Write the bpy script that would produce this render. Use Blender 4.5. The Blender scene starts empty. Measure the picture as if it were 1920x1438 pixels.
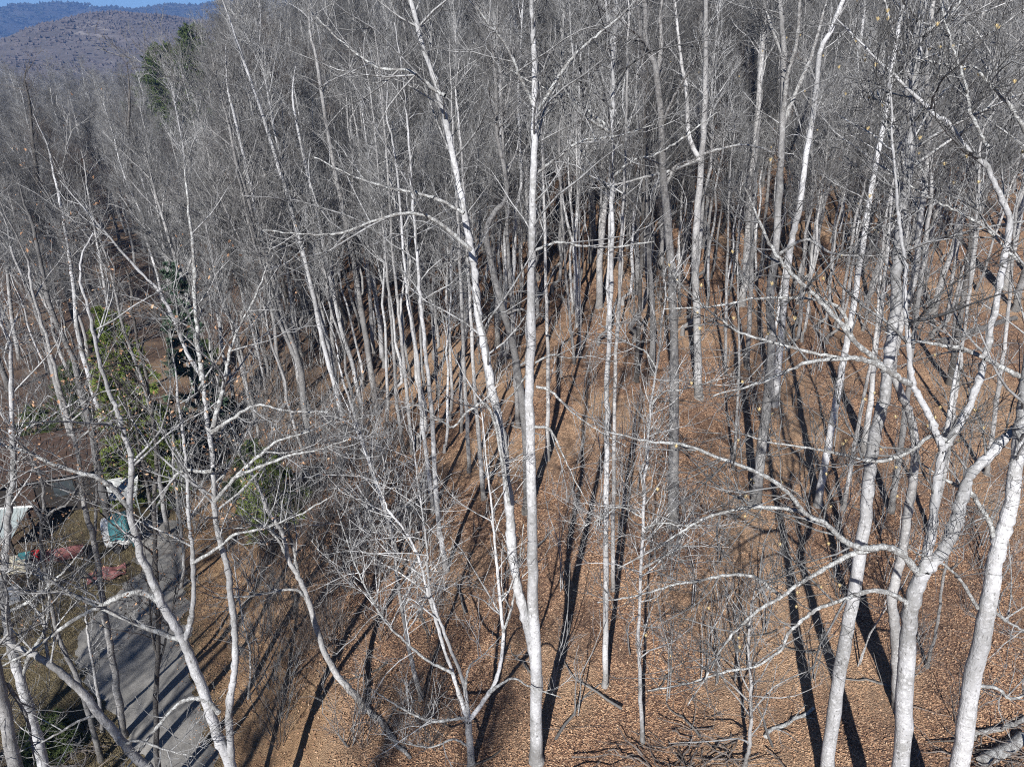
import bpy, math, random
import numpy as np
from mathutils import Vector

# ------------------------------------------------------------------ camera, world, sun, exposure
S = bpy.context.scene
C = S.collection
PITCH = math.radians(24.5)
F = 1331.0                      # focal length in photograph pixels (1920 wide)
CAM = np.array([0.0, 0.0, 20.0])
cd = bpy.data.cameras.new('camera'); cam = bpy.data.objects.new('camera', cd); C.objects.link(cam)
cam.location = CAM; cam.rotation_euler = (math.pi/2 - PITCH, 0, 0)
cd.sensor_width = 36; cd.lens = 36*F/1920; cd.clip_start = 0.1; cd.clip_end = 20000
S.camera = cam

SUN_EL, SUN_AZ = math.radians(34), math.radians(15)       # shadows run away from the camera, to the right
w = bpy.data.worlds.new('World'); S.world = w; w.use_nodes = True
nt = w.node_tree; nt.nodes.clear()
sky = nt.nodes.new('ShaderNodeTexSky'); sky.sky_type = 'NISHITA'; sky.sun_disc = False
sky.sun_elevation = SUN_EL; sky.sun_rotation = math.pi + SUN_AZ
sky.air_density = 1.0; sky.dust_density = 0.0; sky.ozone_density = 8.0; sky.altitude = 2500
bgn = nt.nodes.new('ShaderNodeBackground'); bgn.inputs['Strength'].default_value = 0.05
wo = nt.nodes.new('ShaderNodeOutputWorld')
nt.links.new(sky.outputs[0], bgn.inputs[0]); nt.links.new(bgn.outputs[0], wo.inputs[0])

sl = bpy.data.lights.new('sun', 'SUN'); sl.energy = 5.0; sl.angle = math.radians(0.5); sl.color = (1.0, 0.975, 0.94)
so = bpy.data.objects.new('sun', sl); C.objects.link(so)
trav = Vector((math.sin(SUN_AZ)*math.cos(SUN_EL), math.cos(SUN_AZ)*math.cos(SUN_EL), -math.sin(SUN_EL)))
so.rotation_euler = trav.to_track_quat('-Z', 'Y').to_euler(); so.location = (-30, -60, 80)

S.view_settings.view_transform = 'Standard'; S.view_settings.look = 'None'
S.view_settings.gamma = 1.0; S.view_settings.exposure = 0.78; S.view_settings.use_curve_mapping = False
S.render.engine = 'CYCLES'
S.cycles.max_bounces = 4; S.cycles.diffuse_bounces = 1; S.cycles.glossy_bounces = 1
S.cycles.transmission_bounces = 1; S.cycles.volume_bounces = 0; S.cycles.transparent_max_bounces = 4
S.cycles.use_denoising = False
S.cycles.pixel_filter_type = 'BLACKMAN_HARRIS'; S.cycles.filter_width = 1.1

rng = np.random.default_rng(7)
random.seed(7)

# ------------------------------------------------------------------ small helpers
def sm(x, a, b):
    t = np.clip((np.asarray(x, float)-a)/(b-a), 0, 1); return t*t*(3-2*t)
def nrm(v): return v/np.maximum(np.linalg.norm(v, axis=-1, keepdims=True), 1e-9)
def wave(x, y):
    return (np.sin(x*.61+1.3)*np.cos(y*.47+.4) + .6*np.sin(x*1.27-y*.9+2.) + .4*np.cos(x*.23+y*1.9))
def road_right(y): return np.interp(y, [-30, 0, 10, 16.7, 19.1, 22.7, 26.8, 31, 120], [4, -4, -7.2, -9.9, -11.4, -13.5, -15.4, -17.4, -62])
def road_left(y): return np.interp(y, [-30, 0, 10, 14, 16.7, 18.4, 20.2, 22.4, 24.4, 27, 31, 120], [1.2, -6.7, -9.8, -11.3, -12.6, -14.4, -16.5, -18.6, -18.5, -17.9, -19.8, -65])
def road_x(y): return (road_right(y)+road_left(y))/2
def terrain(x, y):
    x = np.asarray(x, float); y = np.asarray(y, float)
    yc = np.clip(y, -60, 210)
    a = x/np.maximum(y, 15)
    s1 = sm(a, -.3, .2); s2 = sm(a, -.12, .32)
    hill = (yc-12)*(.05+.09*s1) + .0016*np.clip(yc-40, 0, 110)**2*s2
    hill = np.where(yc < 12, (yc-12)*.06, hill)
    valley = -2.2 - .004*np.clip(y-20, 0, 300)
    xb = -1.2-.38*yc; wd = 1.2+.05*np.maximum(yc, 0)
    m = sm(x, xb-wd, xb+wd)
    z = valley*(1-m)+hill*m
    onroad = 1-sm(np.abs(x-road_x(y)), 2.6, 4.4)
    return z + .09*wave(x, y)*(1-onroad) + .5*np.sin(x*.05)*np.sin(y*.06)*m
def ray(px, py):
    u = (px-960)/F; v = (py-719)/F
    return np.array([u, math.cos(PITCH)-v*math.sin(PITCH), -math.sin(PITCH)-v*math.cos(PITCH)])
def at(px, py, Y):
    d = ray(px, py); return CAM + d*(Y/d[1])
def on_ground(px, py):
    d = ray(px, py); t = 5.0; prev = t
    while t < 900:
        p = CAM+d*t
        if p[2] < terrain(p[0], p[1]):
            for _ in range(24):
                mid = (prev+t)/2; q = CAM+d*mid
                if q[2] < terrain(q[0], q[1]): t = mid
                else: prev = mid
            return CAM+d*t
        prev = t; t *= 1.02
    return CAM+d*900
def depth(p): return p[1]*math.cos(PITCH)+(CAM[2]-p[2])*math.sin(PITCH)
def project(p):
    dz = depth(p); up = p[1]*math.sin(PITCH)+(p[2]-CAM[2])*math.cos(PITCH)
    return 960+F*p[0]/dz, 719-F*up/dz

# ------------------------------------------------------------------ mesh building (numpy)
def tubes(P, R, s):
    P = np.asarray(P, float); R = np.asarray(R, float)
    n, k, _ = P.shape
    T = nrm(np.gradient(P, axis=1))
    ref = np.where(np.abs(T[:, :1, 2:3]) > .8, np.array([1., 0, 0]), np.array([0., 0, 1.]))
    A = nrm(np.cross(T, np.broadcast_to(ref, T.shape))); B = np.cross(T, A)
    ang = np.arange(s)*2*np.pi/s
    ring = P[:, :, None, :] + R[:, :, None, None]*(np.cos(ang)[None, None, :, None]*A[:, :, None, :] + np.sin(ang)[None, None, :, None]*B[:, :, None, :])
    V = ring.reshape(-1, 3)
    i = np.arange(n)[:, None, None]; j = np.arange(k-1)[None, :, None]; q = np.arange(s)[None, None, :]
    b = (i*k+j)*s; q2 = (q+1) % s
    Fq = np.stack([b+q, b+q2, b+s+q2, b+s+q], -1).reshape(-1, 4)
    return V, Fq
class MB:
    def __init__(s): s.V = []; s.Q = []; s.T = []; s.n = 0
    def add(s, V, Q=None, T=None):
        V = np.asarray(V, float)
        if Q is not None and len(Q): s.Q.append(np.asarray(Q)+s.n)
        if T is not None and len(T): s.T.append(np.asarray(T)+s.n)
        s.V.append(V); s.n += len(V); return s
    def tube(s, P, R, sides):
        P = np.asarray(P, float)
        if P.ndim == 2: P = P[None]; R = np.asarray(R)[None]
        return s.add(*tubes(P, R, sides))
    def box(s, c, d, rz=0., rx=0., taper=1.):
        d = np.asarray(d, float)/2
        v = np.array([[x, y, z] for z in (-1, 1) for x, y in ((-1, -1), (1, -1), (1, 1), (-1, 1))], float)
        v[4:, :2] *= taper; v *= d
        cx, sx = math.cos(rx), math.sin(rx); v = v @ np.array([[1, 0, 0], [0, cx, sx], [0, -sx, cx]])
        cz, sz = math.cos(rz), math.sin(rz); v = v @ np.array([[cz, sz, 0], [-sz, cz, 0], [0, 0, 1]])
        return s.add(v+np.asarray(c, float), [(0, 3, 2, 1), (4, 5, 6, 7), (0, 1, 5, 4), (1, 2, 6, 5), (2, 3, 7, 6), (3, 0, 4, 7)])
    def arrays(s):
        return (np.concatenate(s.V) if s.V else np.zeros((0, 3)),
                np.concatenate(s.Q) if s.Q else np.zeros((0, 4), int), np.concatenate(s.T) if s.T else np.zeros((0, 3), int))
    def mesh(s, name, smooth=True, attr=None):
        V, Q, T = s.arrays()
        me = bpy.data.meshes.new(name)
        me.vertices.add(len(V)); me.vertices.foreach_set('co', V.astype(np.float32).ravel())
        li = np.concatenate([Q.ravel(), T.ravel()]).astype(np.int32)
        me.loops.add(len(li)); me.loops.foreach_set('vertex_index', li)
        nq, ntr = len(Q), len(T)
        st = np.concatenate([np.arange(nq)*4, nq*4+np.arange(ntr)*3]).astype(np.int32)
        me.polygons.add(nq+ntr); me.polygons.foreach_set('loop_start', st)
        me.polygons.foreach_set('use_smooth', np.full(nq+ntr, smooth))
        me.update(calc_edges=True)
        if attr is not None:
            for nm, val in attr.items():
                a = me.attributes.new(nm, 'FLOAT', 'POINT'); a.data.foreach_set('value', np.asarray(val, np.float32))
        return me
    def obj(s, name, mat, parent=None, smooth=True, attr=None, loc=None):
        me = s.mesh(name, smooth, attr)
        if mat: me.materials.append(mat)
        o = bpy.data.objects.new(name, me); C.objects.link(o)
        if parent: o.parent = parent
        if loc is not None: o.location = loc
        return o
def thing(name, label, cat, loc=(0, 0, 0), rz=0, group=None):
    o = bpy.data.objects.new(name, None); C.objects.link(o); o.location = loc; o.rotation_euler = (0, 0, rz)
    o.empty_display_size = .3
    return tag(o, label, cat, group)
def tag(o, label=None, cat=None, group=None, kind=None):
    if label: o['label'] = label
    if cat: o['category'] = cat
    if group: o['group'] = group
    if kind: o['kind'] = kind
    return o

# ------------------------------------------------------------------ materials
class NT:
    def __init__(s, name):
        s.m = bpy.data.materials.new(name); s.m.use_nodes = True; s.t = s.m.node_tree
        s.b = s.t.nodes['Principled BSDF']; s.b.inputs['Roughness'].default_value = .9
        s.b.inputs['Specular IOR Level'].default_value = .15
    def n(s, typ, **kw):
        nd = s.t.nodes.new('ShaderNode'+typ)
        for k, v in kw.items(): setattr(nd, k, v)
        return nd
    def l(s, a, b): s.t.links.new(a, b)
    def coord(s, out='Object'): return s.n('TexCoord').outputs[out]
    def mapping(s, src, scale):
        m = s.n('Mapping'); m.inputs['Scale'].default_value = scale; s.l(src, m.inputs['Vector']); return m.outputs[0]
    def noise(s, vec, scale, detail=4, rough=.55):
        nn = s.n('TexNoise'); nn.inputs['Scale'].default_value = scale; nn.inputs['Detail'].default_value = detail
        nn.inputs['Roughness'].default_value = rough
        if vec is not None: s.l(vec, nn.inputs['Vector'])
        return nn.outputs['Fac']
    def ramp(s, fac, stops):
        r = s.n('ValToRGB'); e = r.color_ramp.elements
        while len(e) < len(stops): e.new(.5)
        for el, (p, c) in zip(e, stops):
            el.position = p; el.color = (*c, 1) if len(c) == 3 else c
        s.l(fac, r.inputs[0]); return r.outputs[0]
    def mix(s, fac, a, b, mode='MIX'):
        m = s.n('Mix', data_type='RGBA', blend_type=mode)
        for sock, v in ((m.inputs[0], fac), (m.inputs[6], a), (m.inputs[7], b)):
            if hasattr(v, 'links') or hasattr(v, 'node'): s.l(v, sock)
            else: sock.default_value = v if isinstance(v, (int, float)) else (*v, 1)
        return m.outputs[2]
    def bump(s, h, strength=.4, dist=.02):
        b = s.n('Bump'); b.inputs['Strength'].default_value = strength; b.inputs['Distance'].default_value = dist
        s.l(h, b.inputs['Height']); s.l(b.outputs[0], s.b.inputs['Normal'])
    def rand(s): return s.n('ObjectInfo').outputs['Random']
    def attr(s, name): return s.n('Attribute', attribute_name=name).outputs['Fac']
    def col(s, c):
        if hasattr(c, 'node'): s.l(c, s.b.inputs['Base Color'])
        else: s.b.inputs['Base Color'].default_value = (*c, 1)
        return s.m
def bark_mat(name, pale, mid, dark, patch=.5, streak=.62, rough_scale=7):
    m = NT(name); co = m.coord()
    add = m.n('VectorMath', operation='ADD'); m.l(co, add.inputs[0])
    sc = m.n('Math', operation='MULTIPLY'); sc.inputs[1].default_value = 37; m.l(m.rand(), sc.inputs[0]); m.l(sc.outputs[0], add.inputs[1])
    v = add.outputs[0]
    big = m.noise(v, 1.1, 5, .65)
    c = m.mix(m.ramp(big, [(patch-.13, (0, 0, 0)), (patch+.13, (1, 1, 1))]), mid, pale)
    lich = m.noise(v, rough_scale*1.6, 4, .7)
    c = m.mix(m.ramp(lich, [(.5, (0, 0, 0)), (.66, (1, 1, 1))]), c, tuple(min(1, x*1.35) for x in pale))
    st = m.noise(m.mapping(v, (5, 5, 16)), 1.5, 4, .6)
    c = m.mix(m.ramp(st, [(streak, (0, 0, 0)), (streak+.1, (.85, .85, .85))]), c, dark)
    fis = m.noise(m.mapping(v, (26, 26, 5)), 1., 3, .6)
    c = m.mix(m.ramp(fis, [(.30, (.8, .8, .8)), (.40, (0, 0, 0))]), c, dark)
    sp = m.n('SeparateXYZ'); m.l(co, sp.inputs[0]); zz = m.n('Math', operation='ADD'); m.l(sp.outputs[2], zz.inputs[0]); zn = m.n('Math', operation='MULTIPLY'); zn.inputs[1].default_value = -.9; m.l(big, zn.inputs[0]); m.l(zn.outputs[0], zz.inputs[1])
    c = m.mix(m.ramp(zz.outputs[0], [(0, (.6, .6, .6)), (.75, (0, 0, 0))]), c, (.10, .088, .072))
    lw = m.noise(m.mapping(v, (.9, .9, .28)), 1., 3, .6)
    c = m.mix(m.ramp(lw, [(.38, (.55, .55, .55)), (.56, (0, 0, 0))]), c, tuple(x*.45 for x in mid))
    hsv = m.n('HueSaturation'); m.l(c, hsv.inputs['Color'])
    mr = m.n('MapRange'); mr.inputs['To Min'].default_value = .72; mr.inputs['To Max'].default_value = 1.15
    m.l(m.rand(), mr.inputs['Value']); m.l(mr.outputs[0], hsv.inputs['Value'])
    h = m.n('Math', operation='ADD'); m.l(fis, h.inputs[0]); m.l(lich, h.inputs[1])
    m.bump(h.outputs[0], .55, .03)
    return m.col(hsv.outputs[0])
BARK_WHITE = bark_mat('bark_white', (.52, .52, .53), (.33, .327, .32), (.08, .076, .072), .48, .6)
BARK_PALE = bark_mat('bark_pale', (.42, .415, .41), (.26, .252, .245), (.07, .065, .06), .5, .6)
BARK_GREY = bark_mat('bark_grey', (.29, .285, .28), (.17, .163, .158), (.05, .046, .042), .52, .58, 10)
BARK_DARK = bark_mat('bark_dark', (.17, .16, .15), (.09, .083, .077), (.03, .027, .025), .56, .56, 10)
def lichen_mat(name, pale, dark):
    m = NT(name); co = m.coord(); f = m.noise(co, 9, 5, .75)
    c = m.mix(m.ramp(f, [(.42, (0, 0, 0)), (.58, (1, 1, 1))]), dark, pale)
    f2 = m.noise(co, 34, 3, .7); c = m.mix(m.ramp(f2, [(.40, (.75, .75, .75)), (.52, (0, 0, 0))]), c, tuple(x*.55 for x in dark))
    m.bump(f2, .7, .03); return m.col(c)
LIMB = {'white': lichen_mat('lichen_limb', (.50, .51, .50), (.19, .183, .175)), 'pale': lichen_mat('pale_limb', (.42, .42, .41), (.16, .153, .147)), 'grey': lichen_mat('grey_limb', (.31, .305, .3), (.12, .113, .107)), 'dark': lichen_mat('dark_limb', (.2, .19, .18), (.07, .065, .06))}
def twig_mat(name, a, b):
    m = NT(name); f = m.noise(m.coord(), 1.7, 4, .7)
    c = m.mix(m.ramp(f, [(.38, (0, 0, 0)), (.62, (1, 1, 1))]), a, b)
    g = m.noise(m.coord(), 19., 2, .6)
    c = m.mix(m.ramp(g, [(.5, (0, 0, 0)), (.7, (.8, .8, .8))]), c, tuple(x*1.5 for x in b))
    th = m.attr('thin'); c = m.mix(th, c, m.mix(.45, c, (.028, .025, .023)))
    hsv = m.n('HueSaturation'); m.l(c, hsv.inputs['Color'])
    mr = m.n('MapRange'); mr.inputs['To Min'].default_value = .5; mr.inputs['To Max'].default_value = 1.3
    m.l(m.rand(), mr.inputs['Value']); m.l(mr.outputs[0], hsv.inputs['Value'])
    return m.col(hsv.outputs[0])
TWIG_PALE = twig_mat('twig_pale', (.12, .118, .116), (.37, .37, .368))
TWIG_GREY = twig_mat('twig_grey', (.075, .072, .07), (.235, .232, .228))
TWIG_BROWN = twig_mat('twig_brown', (.06, .05, .044), (.16, .14, .128))
TWIG_FAR = twig_mat('twig_far', (.12, .105, .095), (.22, .2, .19))
BARKS = {'white': (BARK_WHITE, TWIG_PALE), 'pale': (BARK_PALE, TWIG_PALE), 'grey': (BARK_GREY, TWIG_GREY), 'dark': (BARK_DARK, TWIG_BROWN)}
def plain(name, c, c2=None, scale=4., rough=.8, bump=0., spec=.15, c2lim=(.4, .65)):
    m = NT(name); m.b.inputs['Roughness'].default_value = rough; m.b.inputs['Specular IOR Level'].default_value = spec
    f = m.noise(m.coord(), scale, 5, .65)
    if bump: m.bump(f, bump, .03)
    return m.col(m.mix(m.ramp(f, [(c2lim[0], (0, 0, 0)), (c2lim[1], (1, 1, 1))]), c, c2 or tuple(x*.7 for x in c)))

# ground: leaf litter, clay and grass by where they lie
g = NT('leaf_litter_ground'); co = g.coord()
leaf = g.n('TexVoronoi'); leaf.inputs['Scale'].default_value = 24.; g.l(co, leaf.inputs['Vector'])
rgbbw = g.n('SeparateColor'); g.l(leaf.outputs['Color'], rgbbw.inputs[0])
lit = g.ramp(rgbbw.outputs[0], [(0, (.06, .037, .028)), (.3, (.14, .082, .056)), (.55, (.27, .152, .09)), (.8, (.46, .272, .158)), (1, (.56, .39, .255))])
patch = g.noise(co, .28, 5, .65)
lit = g.mix(g.ramp(patch, [(.42, (.0, 0, 0)), (.66, (.62, .62, .62))]), lit, (.10, .066, .05))
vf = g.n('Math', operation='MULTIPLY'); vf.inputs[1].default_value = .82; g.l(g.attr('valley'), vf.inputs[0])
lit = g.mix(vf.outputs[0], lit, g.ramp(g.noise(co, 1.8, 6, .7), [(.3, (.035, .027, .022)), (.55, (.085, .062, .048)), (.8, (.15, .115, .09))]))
clayc = g.ramp(g.noise(co, 1.4, 6, .65), [(.25, (.11, .066, .04)), (.5, (.25, .158, .09)), (.75, (.39, .27, .16))])
lit = g.mix(g.ramp(g.noise(co, 1.1, 5, .7), [(.5, (0, 0, 0)), (.64, (.5, .5, .5))]), lit, (.07, .048, .038))
lit = g.mix(g.ramp(g.noise(co, .16, 3, .5), [(.48, (0, 0, 0)), (.62, (.35, .35, .35))]), lit, (.5, .35, .22))
c = g.mix(g.attr('clay'), lit, clayc)
grs = g.ramp(g.noise(co, 2.2, 6, .7), [(.3, (.08, .063, .038)), (.55, (.14, .113, .065)), (.75, (.19, .157, .1))])
c = g.mix(g.attr('grass'), c, grs)
g.bump(leaf.outputs['Distance'], .8, .06)
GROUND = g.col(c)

r = NT('grey_gravel_road'); co = r.coord()
f1 = r.noise(co, 1.3, 7, .7); f2 = r.noise(co, 30, 3, .7)
c = r.ramp(f1, [(.3, (.17, .162, .15)), (.5, (.24, .23, .212)), (.7, (.31, .295, .272))])
c = r.mix(r.ramp(f2, [(.35, (.5, .5, .5)), (.6, (0, 0, 0))]), c, (.09, .085, .08))
c = r.mix(r.ramp(r.noise(co, 5, 4, .7), [(.56, (0, 0, 0)), (.74, (.7, .7, .7))]), c, (.29, .275, .25))
r.bump(f2, .5, .02); ROAD = r.col(c)

# ------------------------------------------------------------------ ground sheet, road
def axis(lo, hi, fine_lo, fine_hi, step, ratio=1.16):
    a = list(np.arange(fine_lo, fine_hi+.01, step)); st = step
    while a[-1] < hi: st *= ratio; a.append(a[-1]+st)
    st = step; pre = [fine_lo]
    while pre[-1] > lo: st *= ratio; pre.append(pre[-1]-st)
    return np.array(pre[:0:-1]+a)
xs = axis(-3200, 3200, -60, 60, .6); ys = axis(-160, 3400, -10, 95, .6)
X, Y = np.meshgrid(xs, ys); Z = terrain(X, Y)
fine = (np.abs(X) < 70) & (Y > -15) & (Y < 100)
Z = np.where(fine, Z+rng.normal(0, .018, Z.shape), Z)
nx, ny = len(xs), len(ys)
idx = (np.arange(ny-1)[:, None]*nx+np.arange(nx-1)[None]).ravel()
gm = MB(); gm.add(np.stack([X, Y, Z], -1).reshape(-1, 3), np.stack([idx, idx+1, idx+nx+1, idx+nx], 1))
rx = X-road_right(Y)+2.1; rl = X-road_left(Y)-2.1; jit = .5*wave(X*1.3, Y*1.1)
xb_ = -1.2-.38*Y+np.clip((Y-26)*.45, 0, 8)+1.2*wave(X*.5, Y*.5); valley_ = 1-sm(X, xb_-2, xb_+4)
clay = sm(rx+jit*.6, 1.6, 2.6)*(1-sm(rx+jit*.9, 4.6, 7.2))*(1-sm(Y, 30, 44))
grass = (1-sm(rx-jit*.5, 1.6, 2.6))*sm(rl+jit*.5, -9, -5.)*(1-sm(Y, 34, 44))
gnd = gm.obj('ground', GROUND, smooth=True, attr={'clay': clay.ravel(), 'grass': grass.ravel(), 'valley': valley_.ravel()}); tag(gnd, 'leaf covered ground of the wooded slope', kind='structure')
yy = np.arange(-20, 31.5, .25); q = np.linspace(-2.3, 2.3, 8)
PX = road_x(yy)[:, None]+q[None]/4.6*(road_right(yy)-road_left(yy))[:, None]; PY = np.broadcast_to(yy[:, None], PX.shape)
PX = PX+(np.abs(q[None])/2.3)**8*rng.normal(0, .13, PX.shape)+.12*wave(PX*2, PY*2)*(np.abs(q[None])/2.3)**4; PZ = terrain(PX, PY)+.07*(1-(q/2.3)**4)[None]-.012
i = (np.arange(len(yy)-1)[:, None]*8+np.arange(7)[None]).ravel()
rm = MB(); rm.add(np.stack([PX, PY, PZ], -1).reshape(-1, 3), np.stack([i, i+1, i+9, i+8], 1))
tag(rm.obj('road', ROAD), 'narrow grey gravel road', kind='structure')

# ------------------------------------------------------------------ far hills
def ridge_from(px, Yd):
    pts = [at(a, b, Yd) for a, b in px]; return np.array([p[0] for p in pts]), np.array([p[2] for p in pts])
def fbm(x, y, seed, base, octs=5):
    r_ = np.random.default_rng(seed); out = 0*x
    for o in range(octs):
        k = base*1.9**o; th = r_.uniform(0, 6.28, 3); ph = r_.uniform(0, 6.28, 3)
        out = out+sum(np.sin(k*(x*math.cos(t)+y*math.sin(t))+p) for t, p in zip(th, ph))/3*.55**o
    return out
hm = NT('bare_wooded_hill'); co = hm.coord('Object')
f = hm.noise(hm.mapping(co, (1, 1, .5)), .035, 6, .7)
c = hm.ramp(f, [(.3, (.07, .062, .058)), (.5, (.10, .088, .083)), (.7, (.14, .122, .115))])
f = hm.noise(co, .16, 4, .7); c = hm.mix(hm.ramp(f, [(.42, (.8, .8, .8)), (.56, (0, 0, 0))]), c, (.07, .064, .06))
rk = hm.noise(co, .06, 5, .7); rf = hm.n('Math', operation='MULTIPLY'); hm.l(hm.attr('rock'), rf.inputs[0]); hm.l(hm.ramp(rk, [(.5, (0, 0, 0)), (.58, (1, 1, 1))]), rf.inputs[1])
c = hm.mix(rf.outputs[0], c, (.2, .18, .165)); HILL = hm.col(c)
mm = NT('evergreen_mountain'); f = mm.noise(mm.coord(), .02, 6, .7)
MOUNT = mm.col(mm.ramp(f, [(.35, (.02, .023, .022)), (.55, (.042, .041, .04)), (.72, (.07, .066, .064))]))
def hill(name, label, Yd, px, y0, y1, x0, x1, nx, ny, mat, amp, seed, rock=None, drop=0.):
    hx, hz = ridge_from(px, Yd)
    xs = np.linspace(x0, x1, nx); ys = np.linspace(y0, y1, ny); X, Y = np.meshgrid(xs, ys)
    top = np.interp(X, hx, hz)-drop; n = fbm(X, Y, seed, 2*np.pi/260)
    t = np.where(Y < Yd, sm(Y, y0, Yd)**1.25, 1-sm(Y, Yd, y1))
    Z = -5+(top+5)*t + n*amp*t*(1-t)*3 + fbm(X, Y, seed+1, 2*np.pi/40, 4)*amp*.1*t
    i = (np.arange(ny-1)[:, None]*nx+np.arange(nx-1)[None]).ravel()
    b = MB(); b.add(np.stack([X, Y, Z], -1).reshape(-1, 3), np.stack([i, i+1, i+nx+1, i+nx], 1))
    P = project_arr(X, Y, Z)
    rk = np.exp(-(((P[0]-172)/38)**2+((P[1]-55)/20)**2)) if rock else 0*X
    o = b.obj(name, mat, attr={'rock': np.clip(rk.ravel()*1.4, 0, 1)}); tag(o, label, kind='structure')
    return X, Y, Z
def project_arr(x, y, z):
    dz = y*math.cos(PITCH)+(CAM[2]-z)*math.sin(PITCH); up = y*math.sin(PITCH)+(z-CAM[2])*math.cos(PITCH)
    return 960+F*x/dz, 719-F*up/dz
hA = hill('wooded_hill', 'rounded bare wooded hill with a pale rock outcrop', 900,
     [(-260, 130), (-60, 112), (30, 88), (83, 66), (142, 37), (175, 20), (208, 15), (263, 20), (306, 22), (340, 30), (420, 36), (600, 40), (900, 60)],
     480, 1400, -1100, 300, 180, 130, HILL, 5, 3, rock=True, drop=5.)
hB = hill('mountain_ridge', 'dark blue mountain ridge with evergreens along its crest', 2300,
     [(-300, 70), (-100, 40), (0, 26), (61, 7), (98, 1), (140, 2), (171, 15), (208, 9), (269, 16), (317, 4), (372, 6), (415, 0), (520, -10), (800, -14), (1100, 10)],
     1500, 3100, -2600, 900, 220, 130, MOUNT, 30, 11, drop=9.)
def cones(name, label, hdat, n, hmin, hmax, wd, mat, seed, ridge_only=0.):
    r_ = np.random.default_rng(seed); X, Y, Z = hdat; ny, nx = X.shape
    j = r_.integers(1, int(ny*.55), n); i = r_.integers(0, nx-1, n); fr = r_.random((n, 2))
    x = X[j, i]+fr[:, 0]*(X[0, 1]-X[0, 0]); y = Y[j, i]+fr[:, 1]*(Y[1, 0]-Y[0, 0]); z = Z[j, i]
    px, py = project_arr(x, y, z); keep = (px > -150) & (px < 700) & (z > 8); x, y, z = x[keep], y[keep], z[keep]; n = len(x)
    h = r_.uniform(hmin, hmax, n); ww = wd*r_.uniform(.6, 1.3, n); ph = r_.uniform(0, 6.28, n)
    V = []
    for k in range(3): V.append(np.stack([x+ww*np.cos(ph+k*2.094), y+ww*np.sin(ph+k*2.094), z+h*.25], -1))
    V.append(np.stack([x, y, z+h], -1)); V.append(np.stack([x, y, z-1], -1))
    V = np.stack(V, 1).reshape(-1, 3); b = np.arange(n)[:, None]*5
    T = np.concatenate([b+np.array([[0, 1, 3]]), b+np.array([[1, 2, 3]]), b+np.array([[2, 0, 3]]), b+np.array([[1, 0, 4]]), b+np.array([[2, 1, 4]]), b+np.array([[0, 2, 4]])])
    m = MB(); m.add(V, None, T); tag(m.obj(name, mat, smooth=False), label, 'far woods', kind='stuff')
FARTREE = plain('far_bare_crowns', (.075, .064, .062), (.10, .087, .084), .09, 1., c2lim=(.3, .7))
FARPINE = plain('far_evergreens', (.02, .026, .022), (.05, .052, .045), .05, 1.)
cones('hillside_trees', 'mass of bare grey trees covering the rounded hill', hA, 30000, 1.6, 3.2, 2.0, FARTREE, 5)
cones('mountain_trees', 'mass of dark evergreens covering the far ridge', hB, 16000, 3, 9, 6., FARPINE, 6)

# ------------------------------------------------------------------ tree growing
def spline(P, sub):
    P = np.asarray(P, float)
    if len(P) < 3: t = np.linspace(0, 1, sub+1)[:, None]; return P[0]*(1-t)+P[-1]*t
    Q = np.vstack([2*P[0]-P[1], P, 2*P[-1]-P[-2]]); out = []
    for i in range(1, len(Q)-2):
        p0, p1, p2, p3 = Q[i-1:i+3]
        for t in np.linspace(0, 1, sub, endpoint=False):
            out.append(.5*((2*p1)+(p2-p0)*t+(2*p0-5*p1+4*p2-p3)*t*t+(-p0+3*p1-3*p2+p3)*t**3))
    out.append(P[-1]); return np.array(out)
def resample(P, R, k):
    P = np.asarray(P, float); d = np.r_[0, np.cumsum(np.linalg.norm(np.diff(P, axis=0), axis=1))]
    t = np.linspace(0, d[-1], k)
    return np.stack([np.interp(t, d, P[:, c]) for c in range(3)], 1), np.interp(t, d, R)
def grow(rg, P, R, n, t0, t1, L, ang, up, gnarl, k, rk, rmin, wt=None, taper=.25, lean=None, crook=0.):
    """n children sprouting from the polylines P (m,kp,3)"""
    m, kp, _ = P.shape
    ln = np.linalg.norm(np.diff(P, axis=1), axis=2).sum(1)
    pr = ln if wt is None else ln*wt; pr = pr/pr.sum()
    pi = rg.choice(m, n, p=pr); t = rg.uniform(t0, t1, n)
    f = t*(kp-1); i = np.minimum(f.astype(int), kp-2); fr = (f-i)[:, None]
    a, b = P[pi, i], P[pi, i+1]; pos = a*(1-fr)+b*fr; tan = nrm(b-a)
    r = R[pi, i]*(1-fr[:, 0])+R[pi, i+1]*fr[:, 0]
    rv = rg.normal(size=(n, 3)); perp = nrm(rv-(rv*tan).sum(1, keepdims=True)*tan)
    an = np.radians(rg.uniform(ang[0], ang[1], n))[:, None]
    d = nrm(tan*np.cos(an)+perp*np.sin(an)+np.array([0, 0, up*.5]))
    le = rg.uniform(L[0], L[1], n)*(1.15-.6*t)*np.clip(ln[pi]/np.median(ln), .5, 1.6)**.4
    r0 = np.clip(np.minimum(le*rk, r*.62), rmin, None)
    out = np.zeros((n, k, 3)); out[:, 0] = pos; p = pos; step = (le/(k-1))[:, None]
    bend = rg.normal(size=(n, 3))*crook
    for j in range(1, k):
        d = nrm(d+rg.normal(size=(n, 3))*gnarl+bend*.35+np.array([0, 0, up/(k-1)]))
        p = p+d*step; out[:, j] = p
    rad = r0[:, None]*np.linspace(1, taper, k)[None]**.9
    return out, np.maximum(rad, rmin*.55)

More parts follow.
